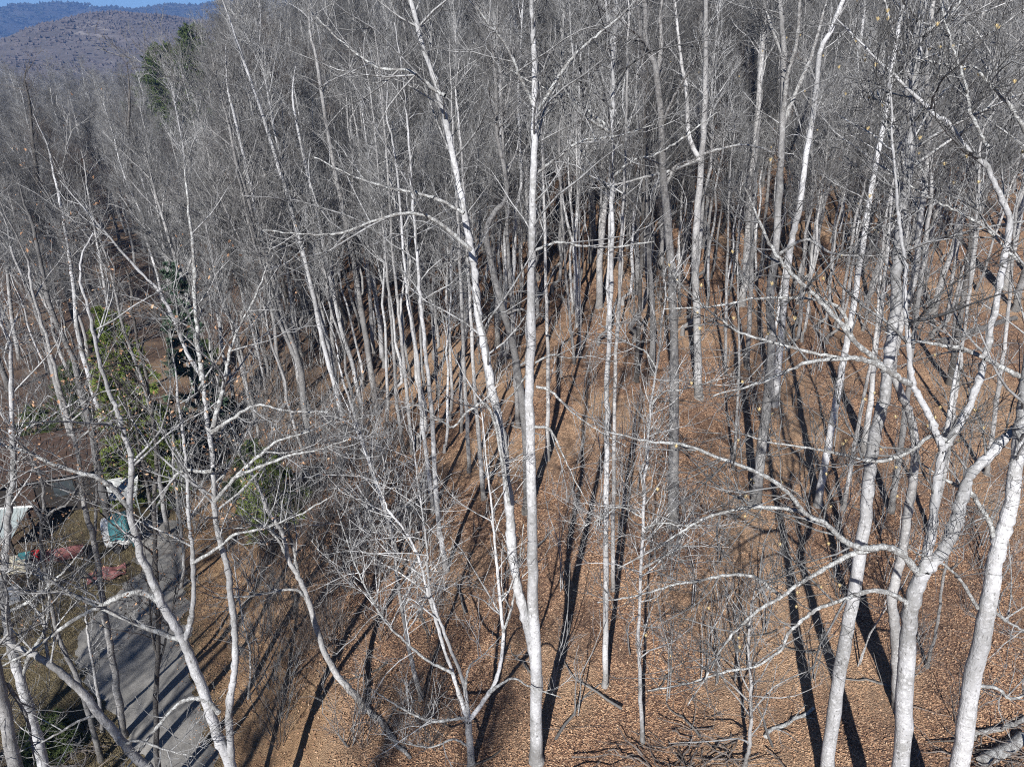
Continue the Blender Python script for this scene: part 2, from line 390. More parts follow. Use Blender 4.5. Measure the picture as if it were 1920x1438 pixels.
def crown(rg, parents, radii, dens, rt, fine=1.0, size=1.0, up=.35, crook=.25, weights=None):
    """sub-branches, twigs and twiglets on given polylines; returns an MB"""
    P = np.stack([resample(p, r_, 8)[0] for p, r_ in zip(parents, radii)]); R = np.stack([resample(p, r_, 8)[1] for p, r_ in zip(parents, radii)])
    ln = np.linalg.norm(np.diff(P, axis=1), axis=2).sum(1).sum()
    mb = MB()
    n1 = max(4, int(ln*dens*2.2))
    A, Ra = grow(rg, P, R, n1, .08, .99, (1.0*size, 2.9*size), (35, 75), up, .16, 6, .011, rt*1.2, crook=crook, wt=weights)
    mb.tube(A, Ra, 4); nA = mb.n
    B, Rb = grow(rg, A, Ra, int(n1*5*fine), .1, 1., (.45*size, 1.35*size), (25, 70), up*.8, .24, 4, .009, rt, crook=crook*1.6)
    mb.tube(B, Rb, 3); nB = mb.n
    D, Rd = grow(rg, B, Rb, int(n1*10*fine), .2, 1., (.2*size, .62*size), (25, 70), up*.6, .22, 2, .008, rt*.75, crook=crook)
    mb.tube(D, Rd, 3)
    mb.thin = np.r_[np.zeros(nA), np.full(nB-nA, .6), np.ones(mb.n-nB)]; mb.tips = D[:, -1]
    return mb

# ------------------------------------------------------------------ traced trees: pixel outline of each trunk and limb -> world
N_TREES = [0]
def limb_pts(pxs, Y0, dy):
    n = len(pxs); return np.array([at(p[0], p[1], Y0+dy*k/max(n-1, 1)) for k, p in enumerate(pxs)])
def traced(label, pts, w0, w1, D=None, limbs=(), bark='pale', dens=1.1, t0=.5, ext=3., size=1., seed=None, group=None, cat='bare tree', fine=1., up=.35, stems=(), rt=.0075, name='bare_tree', back=0.):
    """pts: trunk pixels from the base up; w0,w1 trunk width in pixels; limbs: (w0,w1,dy,[pixels])"""
    rg = np.random.default_rng(seed if seed is not None else int(pts[0][0]*7+pts[0][1]))
    if D is None: base = on_ground(*pts[0]); D = base[1]
    W = [at(x, y, D+back*k/len(pts)) for k, (x, y) in enumerate(pts)]
    wid = np.interp(np.arange(len(pts)), [0, len(pts)-1], [w0, w1])
    rad = [ww*.5*depth(p)/F for ww, p in zip(wid, W)]
    if W[0][2] > terrain(W[0][0], W[0][1])+.15:        # the foot lies below the picture: carry the trunk down to the ground
        d = nrm(W[0]-W[1]); d = nrm(np.array([d[0]*.6, d[1]*.6, -1.])); q = W[0].copy(); 
        while q[2] > terrain(q[0], q[1]): q = q+d*.2
        W = [q]+W; rad = [rad[0]*1.15]+rad
    base = np.array([W[0][0], W[0][1], float(terrain(W[0][0], W[0][1]))])
    fl = min(.55/np.linalg.norm(W[1]-W[0]), .4); W = [W[0]-np.array([0, 0, .45]), W[0], W[0]*(1-fl)+W[1]*fl]+W[1:]; rad = [rad[0]*1.7, rad[0]*1.32, rad[0]]+rad[1:]
    if ext > 0:
        d = nrm(nrm(W[-1]-W[-3])+np.array([0, 0, .5])); W += [W[-1]+d*ext*.5+rg.normal(0, .12, 3), W[-1]+d*ext+rg.normal(0, .3, 3)]; rad += [rad[-1]*.65, .012]
    P = spline(W, 6); R = np.interp(np.linspace(0, len(rad)-1, len(P)), np.arange(len(rad)), rad)
    P[3:-1] += rg.normal(0, .012, (len(P)-4, 3))
    R = R*(1+rg.normal(0, .035, len(R)))
    root = thing(name, label, cat, tuple(base), group=group)
    bm, tm = BARKS[bark]
    mb = MB(); mb.tube(P-base, R, 10); mb.obj('trunk', bm, root)
    k0 = int(len(P)*t0); parents = [P[k0:]]; radii = [R[k0:]]; wts = [1.]
    for kind, lst in (('stem', stems), ('branch', limbs)):
        for (a, b, dy, px) in lst:
            L = limb_pts(px, D+(0 if kind == 'stem' else 0), dy); rr = np.interp(np.arange(len(L)), [0, len(L)-1], [a, b])
            rr = np.array([ww*.5*depth(p)/F for ww, p in zip(rr, L)])
            e = nrm(nrm(L[-1]-L[-2])+np.array([0, 0, .15])); L = np.vstack([L, L[-1]+e*(.9 if kind == 'branch' else 2.2)]); rr = np.r_[rr, .01]
            rr = rr*(1.25 if kind == 'branch' else 1.0); Q = spline(L, 7); q2 = np.interp(np.linspace(0, len(rr)-1, len(Q)), np.arange(len(rr)), rr)
            Q[2:-1] += rg.normal(0, .008, (len(Q)-3, 3)); q2 = q2*(1+rg.normal(0, .1, len(q2)))
            m2 = MB(); m2.tube(Q-base, q2, 8 if kind == 'stem' else 6); m2.obj(kind, bm if kind == 'stem' else LIMB[bark], root)
            s = len(Q)//3 if kind == 'stem' else len(Q)//6
            parents.append(Q[s:]); radii.append(q2[s:]); wts.append(1.2)
    near = depth(base) < 27; m3 = crown(rg, parents, radii, dens*(1.25 if near else .85), rt*(1.15 if near else 1.), fine, size, up, weights=np.array(wts))
    tips = m3.tips
    m3.V = [v-base for v in m3.V]; m3.obj('crown', tm, root, attr={'thin': m3.thin})
    N_TREES[0] += 1
    root['_D'] = D
    return root, base, tips, rg

HAS_LEAVES = []; HAS_CUPS = []
G_R = 'pale trees close by on the right'; G_L = 'trees along the road on the left'; G_C = 'trunks rising from the litter in the middle'
# --- right foreground
T1 = traced('tall white trunk at lower right, just left of the big forked tree',
   [(1550,1437),(1573,1275),(1593,1158),(1620,991),(1633,863),(1647,787),(1660,733),(1668,650),(1680,560),(1683,480),(1697,367),(1708,277),(1708,187),(1720,100),(1727,20)], 25, 15, D=14.2, bark='white', t0=.55, ext=4, group=G_R,
   limbs=[(8,4,.5,[(1730,67),(1747,53),(1770,37),(1797,7)]), (6,3,-.6,[(1722,40),(1705,14),(1690,0)]), (6,3,.8,[(1697,367),(1680,330),(1672,270),(1655,215)]), (6,3,-1,[(1708,230),(1740,190),(1765,120),(1775,60)])])
T2 = traced('big forked white tree at lower right, two thick limbs and long arching lichen covered branches',
   [(1688,1437),(1697,1291),(1703,1191),(1712,1125),(1733,1068)], 31, 27, D=12, bark='white', t0=.9, ext=0, group=G_R, dens=1.25, size=.85, seed=21,
   stems=[(25,14,1.0,[(1733,1068),(1767,1035),(1793,978),(1802,940),(1820,890),(1853,857),(1893,813),(1935,785),(1975,740)]),
          (18,14,.4,[(1731,1068),(1748,985),(1757,905),(1767,843)]),
          (14,5,.5,[(1767,843),(1747,790),(1723,743),(1710,713),(1703,640),(1697,560),(1697,500),(1688,430),(1680,350)]),
          (15,8,.8,[(1767,843),(1780,827),(1813,770),(1840,697),(1863,590),(1880,500),(1893,417),(1867,350),(1847,310),(1813,280),(1773,227),(1740,203)])],
   limbs=[(12,4,-1.2,[(1725,1078),(1693,1040),(1660,1025),(1630,1028),(1600,1022),(1573,1005),(1547,981),(1513,965),(1480,925),(1430,890),(1353,860),(1280,833),(1220,828)]),
          (9,3,-1.0,[(1660,1025),(1600,1038),(1573,1051),(1537,1071),(1497,1095),(1467,1118),(1413,1151),(1360,1205),(1330,1258)]),
          (8,3,-.9,[(1705,1150),(1693,1125),(1653,1108),(1620,1110),(1580,1125),(1540,1138),(1510,1158),(1480,1185),(1463,1218),(1413,1250),(1363,1258),(1290,1280)]),
          (6,3,-.4,[(1467,1118),(1447,1105),(1413,1081),(1363,1078),(1313,1088),(1260,1097),(1200,1115)]),
          (7,3,-.5,[(1530,972),(1480,955),(1413,950),(1367,958),(1323,971),(1280,995),(1235,1025)]),
          (11,4,-.8,[(1708,722),(1690,712),(1653,687),(1613,673),(1580,672),(1513,680),(1467,700),(1425,718)]),
          (9,5,-.4,[(1653,687),(1640,672),(1600,637),(1567,597),(1527,553),(1487,517),(1457,480),(1435,440)]),
          (6,3,.5,[(1580,672),(1520,660),(1440,640),(1380,620),(1320,575)]),
          (6,3,.3,[(1600,637),(1570,575),(1500,560),(1420,560),(1340,575)]),
          (6,3,.5,[(1853,277),(1843,260),(1820,213),(1813,173),(1800,127),(1780,67)]),
          (7,3,.7,[(1780,827),(1745,818),(1700,850),(1640,865),(1580,852),(1520,840),(1450,830)])])
T3 = traced('thick pale trunk at the right edge, leaning out past the frame',
   [(1800,1437),(1820,1291),(1843,1191),(1857,1108),(1867,1041),(1883,991),(1895,950),(1908,850),(1921,747),(1940,600),(1955,450)], 33, 20, D=12.5, bark='white', t0=.55, ext=5, group=G_R, dens=1.2,
   limbs=[(10,5,.3,[(1940,722),(1915,707),(1880,690),(1833,665),(1790,650),(1745,645)]), (9,5,.4,[(1867,1030),(1860,988),(1843,958),(1820,923),(1787,907)]),
          (6,3,-.5,[(1833,1140),(1810,1101),(1793,1078),(1770,1058),(1745,1050)]), (6,3,.5,[(1856,1140),(1890,1165),(1925,1185)]),
          (7,3,.6,[(1955,300),(1919,240),(1893,200),(1847,150),(1827,127),(1790,125)]), (6,3,.3,[(1826,1285),(1870,1290),(1895,1310),(1935,1295)]),
          (6,3,.8,[(1950,520),(1900,480),(1850,430),(1800,400),(1740,370)])])
T4 = traced('twisting pale trunk rising behind the big forked tree',
   [(1684,1330),(1681,1240),(1678,1175),(1672,1118),(1690,1045),(1703,958),(1713,893),(1717,847),(1707,780),(1690,743),(1675,690),(1690,600),(1715,520),(1722,430),(1735,330),(1742,230),(1738,130),(1745,40)], 20, 8, bark='pale', t0=.5, ext=4, group=G_R)
T5 = traced('straight white pole standing on open litter, left of the tall white trunk',
   [(1533,947),(1557,813),(1573,723),(1590,630),(1602,563),(1615,475),(1640,320),(1663,200),(1677,100),(1693,0)], 14, 7, bark='white', t0=.55, ext=3, group=G_R)
T6 = traced('stout pale trunk right of centre on the litter, forking high up into three',
   [(1417,947),(1427,847),(1437,763),(1447,647),(1443,563),(1453,480),(1463,333),(1467,233),(1470,100),(1463,0)], 19, 9, bark='pale', t0=.6, ext=4, group=G_R,
   limbs=[(8,5,1,[(1466,240),(1487,187),(1510,133),(1520,110),(1540,40)]), (8,5,-1,[(1468,215),(1477,140),(1493,83),(1500,0)]), (6,3,.8,[(1468,110),(1450,60),(1437,20)]), (6,3,-1.5,[(1455,480),(1510,450),(1560,475),(1610,480)])])
T7 = traced('leaning pale tree just right of the stout three way fork, bending right at the top',
   [(1452,760),(1467,600),(1477,500),(1487,440),(1500,383),(1510,300),(1527,200),(1537,100),(1557,60),(1580,0)], 13, 8, bark='white', t0=.5, ext=3, group=G_R)
T8 = traced('pale twin stemmed tree on the slope between the grey column and the stout fork',
   [(1310,745),(1307,600),(1303,479),(1313,333),(1320,233),(1323,133),(1323,0)], 15, 8, bark='pale', t0=.5, ext=3, group=G_R,
   stems=[(9,5,.8,[(1312,300),(1292,255),(1287,167),(1278,120),(1268,30)])], limbs=[(5,3,-1,[(1318,290),(1350,280),(1400,272),(1450,285)]), (6,3,.5,[(1310,300),(1260,320),(1200,335),(1140,350)])])
# --- middle
T9 = traced('tall straight white trunk in the middle of the picture with a second stem leaning left',
   [(1005,1425),(1005,1258),(1000,1125),(998,958),(993,780),(995,630),(997,480),(1000,333),(1002,200),(1000,67),(995,0)], 24, 8, bark='white', t0=.55, ext=3, group=G_C, seed=4,
   stems=[(20,9,1.5,[(1003,1235),(990,1175),(973,1108),(960,1025),(956,959),(940,813),(923,730),(910,663),(897,590),(890,513),(884,470),(867,383),(847,283),(833,217),(815,150),(790,80),(775,20)])],
   limbs=[(6,3,.8,[(1004,215),(1067,117),(1110,75),(1157,37)]), (6,3,-.6,[(999,195),(973,140),(950,87),(905,30)]), (6,3,.9,[(835,180),(813,167),(767,133),(707,127),(640,77)]), (6,3,.6,[(870,400),(827,377),(773,360),(730,353),(660,330)]),
          (7,3,-.5,[(884,470),(827,420),(773,400),(707,413),(640,437),(580,440)]), (5,3,.5,[(1002,470),(1045,455),(1090,462),(1155,463)]), (4,2,.5,[(1004,680),(1035,665),(1055,670)]), (5,2,-.6,[(1006,725),(1035,735),(1070,770),(1110,800)]), (5,2,-.8,[(1003,800),(1030,805),(1050,840),(1068,880)]),
          (4,2,.4,[(990,700),(965,735)]), (5,3,-.6,[(955,945),(920,770),(880,770),(850,800),(830,790)]), (5,3,1,[(1000,330),(1040,300),(1090,265),(1160,255)])])
T10 = traced('grey trunk in mid litter, a straight column forking near the top',
   [(1263,985),(1263,890),(1263,813),(1265,720),(1263,630),(1257,480),(1243,333),(1240,233),(1230,133),(1213,87),(1207,0)], 21, 9, bark='grey', t0=.55, ext=3, group=G_C, seed=5,
   limbs=[(8,4,.8,[(1231,140),(1240,90),(1238,30),(1245,-20)]), (6,3,-1,[(1225,105),(1200,70),(1170,45)]), (6,3,-1,[(1240,240),(1265,180),(1300,120)]), (6,3,.6,[(1247,350),(1270,310),(1300,300)])])
T11 = traced('slim pale trunk left of the grey column, two limbs folding back left at mid height',
   [(1135,1285),(1136,1100),(1137,958),(1137,797),(1140,680),(1145,563),(1147,479),(1147,333),(1147,247),(1150,170),(1146,80)], 11, 6, bark='white', t0=.6, ext=2, group=G_C,
   limbs=[(6,3,-.8,[(1147,250),(1107,227),(1087,213),(1060,170)]), (6,3,.5,[(1135,235),(1083,193),(1053,177),(1007,160)]), (5,3,-.4,[(1147,333),(1190,300),(1230,290),(1280,260)])])
T12 = traced('thin trunk hugging the right of the slim pale one', [(1150,1105),(1150,959),(1153,713),(1160,580),(1163,480),(1170,350),(1175,200),(1178,60)], 8, 4, bark='pale', t0=.55, ext=2, group=G_C)
T13 = traced('thin white young tree before the grey column, bare side twigs from low down',
   [(1205,1390),(1200,1280),(1197,1188),(1207,959),(1217,797),(1230,697),(1247,553)], 8, 3, bark='white', t0=.25, ext=.8, group=G_C, dens=2., size=.8,
   limbs=[(4,2,-.5,[(1207,990),(1240,980),(1280,985)]), (4,2,.5,[(1200,1070),(1240,1045),(1290,1020)]), (4,2,-.3,[(1220,760),(1245,735),(1280,730)]), (3,2,.4,[(1230,690),(1210,660),(1180,645)]), (3,2,.4,[(1205,970),(1160,950),(1130,970)])])
T14 = traced('white tree at bottom centre forking low in a wide vee of stems',
   [(884,1437),(882,1400),(878,1352)], 14, 13, bark='white', t0=.9, ext=0, group=G_C, seed=9, dens=1.2, size=.9,
   stems=[(9,3,.8,[(876,1352),(870,1330),(853,1275),(830,1208),(813,1145),(800,1101),(783,1041),(757,991),(730,958),(705,900)]),
          (8,3,.4,[(880,1345),(870,1284),(843,1211),(820,1151),(805,1100),(800,1020),(790,950)]),
          (9,3,.2,[(880,1350),(917,1298),(937,1251),(943,1185),(933,1075),(927,1008),(923,958),(915,890)])],
   limbs=[(5,3,-.5,[(872,1345),(835,1350),(807,1351),(780,1341),(740,1320)]), (5,2,.5,[(850,1262),(807,1241),(763,1205),(723,1165),(677,1085),(650,1010)]), (5,2,.5,[(943,1185),(960,1135),(968,1090),(975,1040)]),
          (5,2,.3,[(872,1290),(880,1250),(905,1228)]), (5,2,-.3,[(917,1298),(960,1272),(995,1288)]), (4,2,-.5,[(880,1400),(850,1385),(810,1400),(770,1395)])])
T15 = traced('grey tree leaning left, its foot on the bank at lower left of centre',
   [(686,1328),(660,1297),(637,1271),(610,1225),(580,1131),(560,1081),(540,1048),(530,998),(503,958),(480,900)], 14, 6, bark='pale', t0=.5, ext=2, group=G_C, dens=1.3,
   limbs=[(5,2,.6,[(560,1081),(550,1030),(538,985),(530,950)]), (5,2,.4,[(540,1048),(520,1010),(490,985),(450,990)]), (5,3,-.5,[(580,1131),(555,1105),(500,1112),(460,1118)])])
T16 = traced('dark leaning trunk just left of the tall middle one', [(988,960),(987,830),(973,713),(960,640),(943,580),(927,520),(912,440),(925,402),(947,377),(950,340),(933,260),(930,170)], 16, 7, bark='grey', t0=.55, ext=2.5, group=G_C,
   limbs=[(5,3,.4,[(945,590),(975,580),(990,585)]), (6,3,.6,[(915,445),(890,470),(850,490)])])
MID = [([(837,1070),(820,959),(810,780),(800,680),(790,580),(783,500),(775,390),(765,250)], 10, 4, 'white', 'pale trunk with its foot in brush at centre left'),
 ([(812,960),(793,797),(783,680),(770,597),(763,553),(755,450),(742,300)], 8, 4, 'white', 'slim white trunk pressed to the left of the brush footed one'),
 ([(773,850),(763,740),(753,640),(743,540),(737,480),(728,340),(718,200)], 7, 4, 'pale', 'slim leaning trunk among striped shadows at centre left'),
 ([(757,850),(743,747),(740,680),(730,563),(723,480),(712,350),(700,220)], 7, 3, 'pale', 'thin trunk standing left of the slim leaning one in striped shade'),
 ([(700,662),(693,547),(687,480),(680,380),(672,260)], 8, 4, 'pale', 'pale trunk at the far end of the striped shadows'),
 ([(707,775),(693,680),(680,597),(663,490),(640,380),(615,250),(595,120)], 12, 6, 'grey', 'dark trunk at the edge of the slope, all in shade at its foot'),
 ([(682,785),(660,680),(640,620),(615,500),(590,380),(560,250)], 9, 5, 'white', 'white trunk leaning left beside the dark one at the slope edge'),
 ([(880,885),(870,680),(863,513),(858,400),(850,260)], 8, 4, 'pale', 'half shaded trunk left of the white leaning stem'),
 ([(907,935),(897,813),(887,680),(880,547),(872,400),(862,250)], 9, 4, 'pale', 'mid grey trunk seen just behind the white leaning stem'),
 ([(971,800),(964,650),(953,480),(948,350),(940,200)], 9, 4, 'grey', 'grey trunk standing behind the dark leaning one'),
 ([(1027,862),(1027,680),(1023,513),(1020,380),(1015,250)], 8, 4, 'pale', 'grey pole just right of the tall middle trunk'),
 ([(1077,682),(1067,580),(1060,500),(1052,380),(1048,260)], 6, 3, 'grey', 'thin bent pole on the upper slope right of the middle trunk'),
 ([(1088,672),(1087,530),(1085,420),(1080,280)], 5, 3, 'pale', 'thin straight pole touching the bent pole'),
 ([(1193,715),(1198,600),(1203,480),(1207,350),(1210,200)], 9, 5, 'dark', 'dark trunk in shadow left of the grey column'),
 ([(1223,702),(1223,580),(1217,480),(1210,330),(1208,200),(1200,60)], 11, 6, 'grey', 'grey trunk close behind the grey column'),
 ([(1126,560),(1125,450),(1128,320),(1130,180)], 6, 3, 'pale', 'pale pole upslope behind the slim folded limb tree'),
 ([(1375,880),(1383,760),(1386,640),(1383,540)], 6, 3, 'pale', 'thin young tree left of the stout three way fork'),
 ([(1581,955),(1600,850),(1620,740),(1640,640),(1650,520),(1662,400)], 8, 4, 'pale', 'thin leaning pole between the two tall white trunks'),
 ([(1618,850),(1634,740),(1642,650),(1655,560),(1668,430)], 12, 6, 'pale', 'pale trunk part hidden by the tall white trunk'),
 ([(1670,960),(1690,830),(1702,740),(1712,640),(1730,500),(1745,380)], 12, 7, 'pale', 'pale trunk glimpsed inside the big fork'),
 ([(1740,1000),(1755,960),(1775,870),(1790,760),(1806,640),(1822,500),(1835,350)], 9, 5, 'pale', 'slender trunk right of the twisting one at the right'),
 ([(1850,890),(1870,740),(1885,640),(1896,520),(1905,400)], 9, 5, 'pale', 'slender trunk near the right edge against shaded litter'),
 ([(1780,720),(1800,600),(1812,520),(1822,420)], 12, 7, 'dark', 'dark trunk at right with a broad shadow at its foot'),
 ([(1360,700),(1362,560),(1365,430),(1370,300)], 6, 3, 'pale', 'thin pole upslope between the twin stems and the stout fork'),
 ([(1400,690),(1408,540),(1412,400),(1420,260)], 9, 5, 'grey', 'grey trunk upslope just left of the stout fork'),
 ([(1395,1440),(1405,1395),(1408,1300),(1403,1200),(1412,1120)], 8, 4, 'pale', 'dead young trunk wrapped in vines at lower right'),
 ([(1738,1250),(1755,1180),(1770,1080),(1790,980),(1805,900)], 6, 4, 'grey', 'thin dark stem between the big fork and the right edge trunk')]
for k, (p, a, b, bk, lb) in enumerate(MID):
    traced(lb, p, a, b, bark=bk, t0=.5 if k != 25 else .2, ext=3 if k != 25 else .5, group=G_C, dens=1.3, size=1.05, fine=.9)
# --- left foreground
T17 = traced('big white forked tree at lower left beside the road, leaning left',
   [(432,1437),(407,1375),(383,1301),(360,1241),(337,1188),(307,1138),(290,1098),(267,1045),(247,978),(243,940),(247,863),(227,797),(215,760),(190,690),(170,600)], 21, 6, D=13.5, bark='white', t0=.45, ext=2, group=G_L, seed=12, dens=.8,
   stems=[(15,5,.8,[(433,1420),(430,1325),(440,1258),(440,1185),(433,1125),(427,1068),(413,1015),(403,958),(397,847),(387,780),(380,713),(350,660),(323,593),(293,540),(260,507)]),
          (11,5,.4,[(345,1200),(356,1170),(363,1118),(360,1025),(353,958),(350,880),(340,790)])],
   limbs=[(9,4,.5,[(380,713),(375,680),(367,597),(363,480),(355,400)]), (7,3,.5,[(400,800),(420,720),(437,640),(477,560)]), (7,3,-.4,[(397,810),(433,787),(480,760),(540,770)]),
          (10,4,-.6,[(305,1132),(270,1112),(233,1115),(190,1135),(133,1165),(93,1195),(40,1230)]), (8,4,-.4,[(337,1198),(277,1178),(187,1138),(143,1118),(90,1085)]), (8,4,-.4,[(410,1335),(385,1312),(355,1310),(325,1328),(273,1391),(250,1425)]),
          (9,4,-.8,[(243,952),(213,917),(187,897),(150,887),(93,867),(43,843),(-10,830)]), (7,3,.6,[(402,880),(383,885),(350,882),(325,897),(300,940)]), (7,3,.4,[(403,940),(443,893),(483,857),(520,827),(567,813)]), (6,3,-.3,[(445,893),(500,870),(547,853),(590,845)]),
          (6,3,-.3,[(362,1055),(407,1028),(443,1001),(493,991),(567,961)])])
T18 = traced('white trunk at the lower left edge, bowing to the left', [(83,1437),(63,1358),(40,1281),(23,1218),(13,1165),(7,1108),(10,1048),(17,958),(25,860),(20,760)], 20, 9, D=14, bark='white', t0=.5, ext=3, group=G_L, dens=.75,
   limbs=[(7,3,.4,[(40,1270),(60,1220),(85,1180),(92,1120)]), (6,3,.4,[(10,1150),(50,1130),(90,1100),(130,1060)])])
T19 = traced('grey tree slanting steeply left across the foot of the road', [(285,1450),(273,1437),(233,1395),(187,1338),(143,1285),(93,1245),(50,1221),(10,1205),(-40,1190)], 18, 9, D=13, bark='pale', t0=.4, ext=2, group=G_L, dens=.7,
   limbs=[(5,3,.4,[(93,1245),(85,1200),(80,1140)]), (5,3,-.4,[(187,1338),(150,1350),(100,1380)]), (5,3,-.4,[(233,1395),(260,1388),(310,1405)])])
T20 = traced('rough barked grey trunk standing on the left verge of the road', [(232,1380),(217,1275),(200,1175),(190,1101),(177,1018),(160,958),(153,913),(147,857),(127,780),(110,720),(90,640),(60,540)], 13, 5, bark='grey', t0=.45, ext=2, group=G_L, dens=.75,
   limbs=[(5,3,.6,[(177,1018),(180,950),(181,873),(175,800)]), (5,3,-.5,[(190,1101),(160,1075),(130,1060)])])
T21 = traced('slim crooked grey tree left of the rough barked trunk', [(190,1425),(165,1335),(147,1278),(123,1225),(103,1171),(90,1098),(77,1018),(80,965),(78,900)], 10, 5, bark='grey', t0=.4, ext=1.5, group=G_L, dens=.75, size=.9,
   limbs=[(5,2,.4,[(80,975),(60,945),(45,930)]), (5,2,.4,[(79,985),(95,960),(125,945),(150,905)])])
T22 = traced('upright dark trunk before the middle of the road', [(295,1437),(293,1380),(293,1291),(297,1191),(293,1058),(290,958),(293,847),(283,767),(273,697),(260,647),(247,573)], 10, 5, D=15, bark='dark', t0=.45, ext=1.5, group=G_L, dens=.75,
   limbs=[(6,3,.4,[(293,1000),(283,947),(267,863),(253,797),(233,753)]), (4,2,-.3,[(296,1240),(285,1190),(280,1110)]), (4,2,.3,[(297,1250),(313,1190),(322,1150)])])
T23 = traced('thin crooked sapling on the near edge of the road', [(193,1370),(187,1318),(180,1278),(168,1210),(163,1171),(160,1100)], 7, 3, bark='pale', t0=.3, ext=.8, group=G_L, dens=1.4, size=.7)
T24 = traced('thick dark trunk at the bottom left corner', [(30,1437),(8,1330),(-12,1220),(-25,1100)], 24, 15, D=12, bark='grey', t0=.5, ext=5, group=G_L, limbs=[(8,3,.5,[(-2,1280),(20,1290),(50,1345),(60,1400)])])
T25 = traced('grey trunk behind the green column of conifers at left', [(188,900),(173,813),(160,763),(150,730),(140,680),(117,630),(93,570),(78,500),(60,420)], 14, 6, D=31, bark='grey', t0=.45, ext=2, group=G_L)
LEFT = [([(167,705),(147,630),(137,530),(130,480),(115,390),(100,320)], 9, 4, 'white', 'white trunk in the valley wood right of the conifer backed one', 38),
 ([(300,905),(290,800),(262,700),(230,610),(205,500)], 8, 4, 'grey', 'grey leaning trunk right before the tall green column', 30),
 ([(100,700),(80,620),(50,540),(22,470)], 9, 4, 'pale', 'pale trunk leaning left near the left edge of the valley wood', 34),
 ([(215,640),(200,560),(185,470),(165,360)], 7, 3, 'pale', 'thin pale trunk above the tip of the green column', 46),
 ([(270,420),(250,340),(240,260),(243,200)], 9, 4, 'dark', 'dark forked tree standing above the valley wood at upper left', 60),
 ([(97,440),(75,360),(62,270),(55,190)], 10, 4, 'dark', 'dark slim trunk at upper left above the pale crowns', 55),
 ([(330,1160),(345,1060),(338,980),(325,880)], 7, 4, 'pale', 'thin trunk right of the road bend with green behind it', 26),
 ([(466,1310),(470,1230),(455,1160),(440,1060)], 4, 2, 'pale', 'thin leaning sapling on the clay bank', None),
 ([(580,780),(560,690),(530,590),(500,480),(470,350),(440,220)], 10, 5, 'white', 'white trunk leaning left at the front of the dense slope edge', None),
 ([(650,820),(630,730),(605,640),(580,520),(545,390),(500,240),(455,110)], 10, 5, 'white', 'long white trunk sweeping up left from the slope edge', None),
 ([(745,1040),(720,950),(690,860),(665,780),(640,700)], 9, 4, 'white', 'leaning white trunk rising from the brush below the slope edge', None),
 ([(790,1310),(770,1230),(752,1130),(735,1010),(720,940)], 9, 4, 'pale', 'grey trunk behind the low forked vee at bottom centre', None)]
for k, (p, a, b, bk, lb, D) in enumerate(LEFT):
    traced(lb, p, a, b, D=D, bark=bk, t0=.4, ext=3 if k not in (7,) else .4, group=G_L, dens=1.6, size=1.1 if k not in (7,) else .6, fine=1.)

# dry leaves on left trees, pale seed cups on right trees
LEAFM = NT('dead_leaf'); a_ = LEAFM.attr('tone')
DEADLEAF = LEAFM.col(LEAFM.ramp(a_, [(0, (.08, .046, .032)), (.4, (.23, .13, .078)), (.75, (.42, .255, .155)), (1, (.54, .40, .27))]))
CUPM = plain('seed_cup', (.58, .47, .26), (.46, .34, .16), 30)
def leaf_quads(rg, pos, size, flat=0.):
    n = len(pos); a = nrm(rg.normal(size=(n, 3))*np.array([1, 1, 1-flat])); b = nrm(np.cross(a, rg.normal(size=(n, 3))*np.array([1-flat*.8, 1-flat*.8, 1])))
    s = rg.uniform(*size, n)[:, None]; fold = nrm(np.cross(a, b))*s*.25
    V = np.stack([pos-a*s, pos-b*s*.55+fold, pos+a*s, pos+b*s*.55+fold], 1).reshape(-1, 3)
    i = np.arange(n)[:, None]*4
    return V, i+np.array([[0, 1, 2, 3]])
for T, n in ((T17, 620), (T18, 200), (T20, 340), (T21, 240), (T22, 420), (T25, 200), (T15, 120)):
    root, base, tips, rg = T; ctr = tips[rg.choice(len(tips), max(4, n//30))]
    d = np.linalg.norm(tips[:, None]-ctr[None], axis=2).min(1); cand = tips[np.argsort(d)[:n*2]]
    pos = cand[rg.choice(len(cand), n)]+rg.normal(0, .05, (n, 3))-base
    V, Q = leaf_quads(rg, pos, (.024, .05)); m = MB(); m.add(V, Q)
    o = m.obj('dead_leaf', DEADLEAF, root, smooth=False, attr={'tone': np.repeat(rg.random(n), 4)}); o['kind'] = 'stuff'
for T, n in ((T1, 26), (T2, 80), (T3, 10), (T6, 26), (T8, 8)):
    root, base, tips, rg = T; pos = tips[rg.choice(len(tips), n)]-base; m = MB()
    for p in pos:                                       # open cup of six upright petals
        for k in range(6):
            an = k*1.047+rg.uniform(0, .3); d = np.array([math.cos(an), math.sin(an), 0]); t_ = np.array([-d[1], d[0], 0])
            m.add(np.array([p, p+d*.018+t_*.012+np.array([0, 0, .03]), p+d*.032+np.array([0, 0, .07]), p+d*.018-t_*.012+np.array([0, 0, .03])]), [(0, 1, 2, 3)])
    o = m.obj('seed_cup', CUPM, root, smooth=False); o['kind'] = 'stuff'

